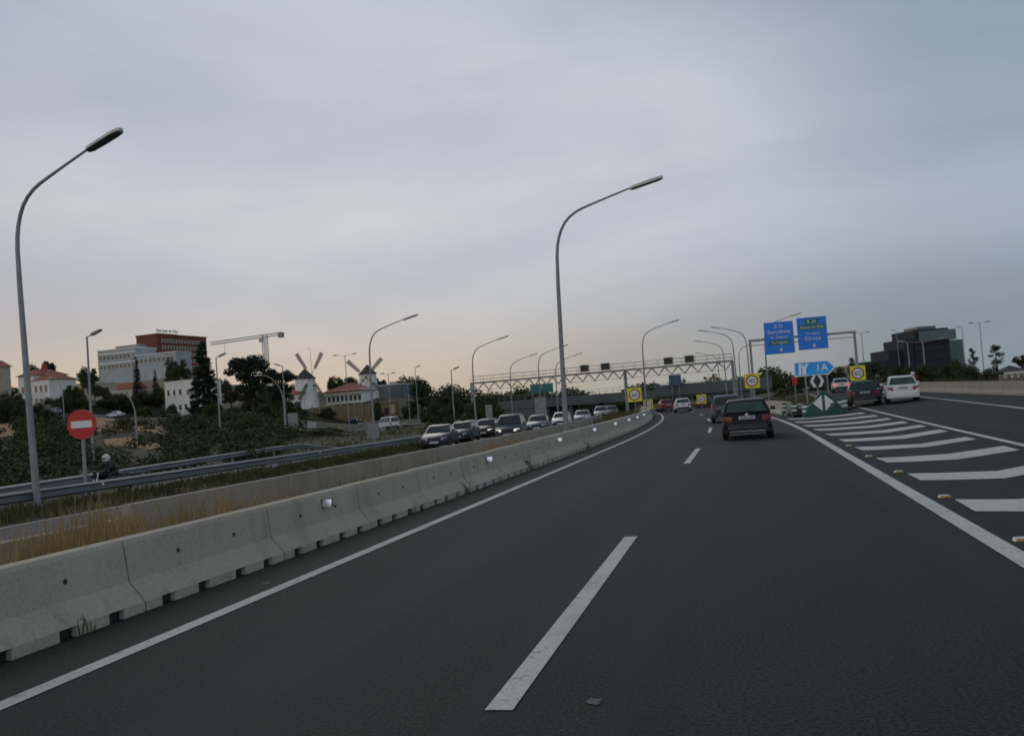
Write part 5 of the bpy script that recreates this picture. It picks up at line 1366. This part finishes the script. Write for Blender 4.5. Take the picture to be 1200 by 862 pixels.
# far wood along the skyline
rg = random.Random(33); m = MB()
for i in range(170):
    px = rg.uniform(470, 965); y = rg.uniform(330, 420); p = at(px, 470, y); g = zg(p.x, y); r_ = rg.uniform(2.5, 5)
    leafcloud(m, [((p.x, y, g + r_ * rg.uniform(.6, 1.2)), (r_, r_, r_))], 12, .7, rg, .4)
tag(m.build('far_woodland', 'leaf'), 'far dark belt of woodland on the skyline behind the bridge', 'woodland', kind='stuff')

# scrub on the left slope and low ground cover (nobody could count it)
rg = random.Random(21); m = MB(); n = 0
while n < 520:
    y = rg.uniform(24, 150); x = -rg.uniform(27, 50 + y * .75) - .02 * y
    if y < 75 and x > -26.0 - .14 * max(0, y - 22): continue
    if y >= 75 and x > -36 - .12 * y: continue
    px, py = proj(x, y, zg(x, y))
    if not (-80 < px < 345): continue
    r_ = rg.uniform(.5, 1.3) * (.75 + y / 130)
    top = py - r_ * 1.3 * F / y
    if any(abs(px - ex) < ew and top < ey + eh and py > ey - eh for ex, ey, ew, eh in ((150, 500, 48, 6), (157, 520, 36, 5), (5, 506, 16, 5))) and rg.random() < .93: continue
    z = zg(x, y) + .1
    for q in range(3):
        o = (rg.uniform(-.6, .6) * r_, rg.uniform(-.6, .6) * r_); rr = r_ * rg.uniform(.45, .8)
        leafcloud(m, [((x + o[0], y + o[1], z + rr * .6), (rr, rr, rr * rg.uniform(.7, 1.1)))], 150 if y < 50 else 90 if y < 90 else 60, .075 + y * .0011, rg, .3)
    n += 1
tag(m.build('scrub', 'leaf'), 'dark green scrub covering the slope left of the motorway', 'scrub', kind='stuff')
m = MB(); rg = random.Random(4)
for i in range(330):
    y = rg.uniform(28, 120); x = -rg.uniform(28 + .14 * max(0, y - 22), 58 + y * .5); r_ = rg.uniform(.3, .8)
    leafcloud(m, [((x, y, zg(x, y) + r_ * .6), (r_, r_, r_ * 1.1))], 90, .09, rg, .3)
tag(m.build('dry_scrub', 'leaf_dry'), 'olive and straw coloured brush mixed into the slope', 'brush', kind='stuff')

# ------------------------------------------------------------------ grasses
def blades(m, x, y, z, n, h, spread, rg, wd=.008):
    for _ in range(n):
        a = rg.uniform(0, 6.28); r_ = abs(rg.gauss(0, spread)); bx, by = x + r_ * math.cos(a), y + r_ * math.sin(a)
        hh = h * rg.uniform(.45, 1.1); ln = rg.uniform(.05, .35) * hh; b = rg.uniform(0, 6.28); c, s = math.cos(b) * wd, math.sin(b) * wd
        a2 = rg.uniform(0, 6.28); dx, dy = ln * math.cos(a2), ln * math.sin(a2)
        m.add([(bx - c, by - s, z), (bx + c, by + s, z), (bx + dx * .4 + c * .8, by + dy * .4 + s * .8, z + hh * .6), (bx + dx * .4 - c * .8, by + dy * .4 - s * .8, z + hh * .6), (bx + dx, by + dy, z + hh)], [(0, 1, 2, 3), (3, 2, 4)])
rg = random.Random(9); m = MB()
for i in range(2300):
    y = 5 + 22 * rg.random() ** 1.5; u = rg.uniform(-10.2, -6.5)
    dens = 1.0 if y < 15 else max(.16, .9 - (y - 15) * .25)
    if rg.random() > dens * (.5 + .5 * math.sin(y * 1.7 + u * 2) * math.sin(y * .6 + 1)): continue
    x = u + dev(y); blades(m, x, y, zg(x, y), rg.choice((8, 16, 28)), rg.choice((.45, .7, .85, 1.0)) * rg.uniform(.8, 1.1) * (1 if y < 14 else .55), rg.uniform(.08, .26), rg, .006)
for px, y, k in ((575, 26, 14), (596, 29, 10), (588, 27, 10)):
    for i in range(k):
        q = at(px + rg.uniform(-9, 9), 520, y); x = clamp(q.x, dev(y) - 10.2, dev(y) - 6.4); blades(m, x, y + rg.uniform(-1, 1), zg(x, y), 14, .85, .12, rg, .011)
tag(m.build('dry_grass', 'straw'), 'tall orange brown dry grass between the barrier and the median wall', 'dry grass', kind='stuff')
m = MB()
for i in range(2600):
    y = 8 + 70 * rg.random(); u = rg.uniform(-20.3, -18.4); x = u + dev(y); blades(m, x, y, zg(x, y) - .02, 9, rg.uniform(.14, .36), .16, rg, .010 + y * .0002)
for i in range(500):
    y = rg.uniform(20, 110); u = rg.uniform(-10.3, -6.5); x = u + dev(y); blades(m, x, y, zg(x, y), 8, rg.uniform(.2, .5), .2, rg, .012)
for i in range(160):
    y = rg.uniform(70, 92); u = rg.uniform(-9.5, -6.4); x = u + dev(y); blades(m, x, y, zg(x, y), 12, rg.uniform(.7, 1.1), .25, rg, .02)
for i in range(600):
    y = rg.uniform(55, 140); x = dev(y) + 3.6 + rg.random() * max(.1, exit_line(y) - 1 - dev(y) - 3.6); blades(m, x, y, zroad(x, y) + .1, 8, rg.uniform(.25, .6), .3, rg, .018)
for i in range(900):
    y = rg.uniform(30, 120); x = RAMP_X + rg.uniform(.9, 4); blades(m, x, y, zg(x, y), 6, rg.uniform(.6, 1.3), .25, rg, .018)
for i in range(2200):
    y = rg.uniform(48, 150); x = -rg.uniform(30 + .12 * (y - 48), 42 + y * .42)
    if not (330 < proj(x, y, zg(x, y))[0] < 520): continue
    blades(m, x, y, zg(x, y) - .03, 7, rg.uniform(.2, .6), .45, rg, .03)
tag(m.build('verge_grass', 'grass'), 'rough green grass on the verges and along the walls', 'grass', kind='stuff')
# weeds growing at the barrier foot
for px, py, h, lb in ((78, 744, .15, 'small weed in the scupper at the foot of the near barrier'), (470, 602, .16, 'low weed tuft at the barrier foot, below the second reflector'), (527, 579, .24, 'weed at the barrier foot between two scuppers'),
                      (601, 552, .42, 'tall green weed growing at the barrier foot'), (674, 527, .30, 'dark weed tuft far along the barrier foot')):
    p = gpt(px, py); x = dev(p.y) - 5.36; m = MB(); blades(m, 0, 0, 0, 40, h, .10, rg, .007); leafcloud(m, [((0, 0, h * .45), (h * .4, h * .6, h * .4))], 420, .02, rg)
    t = thing('weed', lb, 'weed', (x, p.y, zroad(x, p.y)), 0, 'weeds along the barrier foot'); m.build('leaves', 'leaf_dry', t)
# pale scuff patches on the asphalt
for px, py, sx in ((696, 823, .04), (312, 684, .04)):
    p = gpt(px, py); m = MB(); pts = [(p.x + sx * rg.uniform(.7, 1.2) * math.cos(a), p.y + sx * 1.6 * rg.uniform(.6, 1.2) * math.sin(a), .005) for a in [R(d) for d in range(0, 360, 30)]]
    m.add(pts, [tuple(range(12))]); m.build('scuff_mark', 'asphalt_far', road)
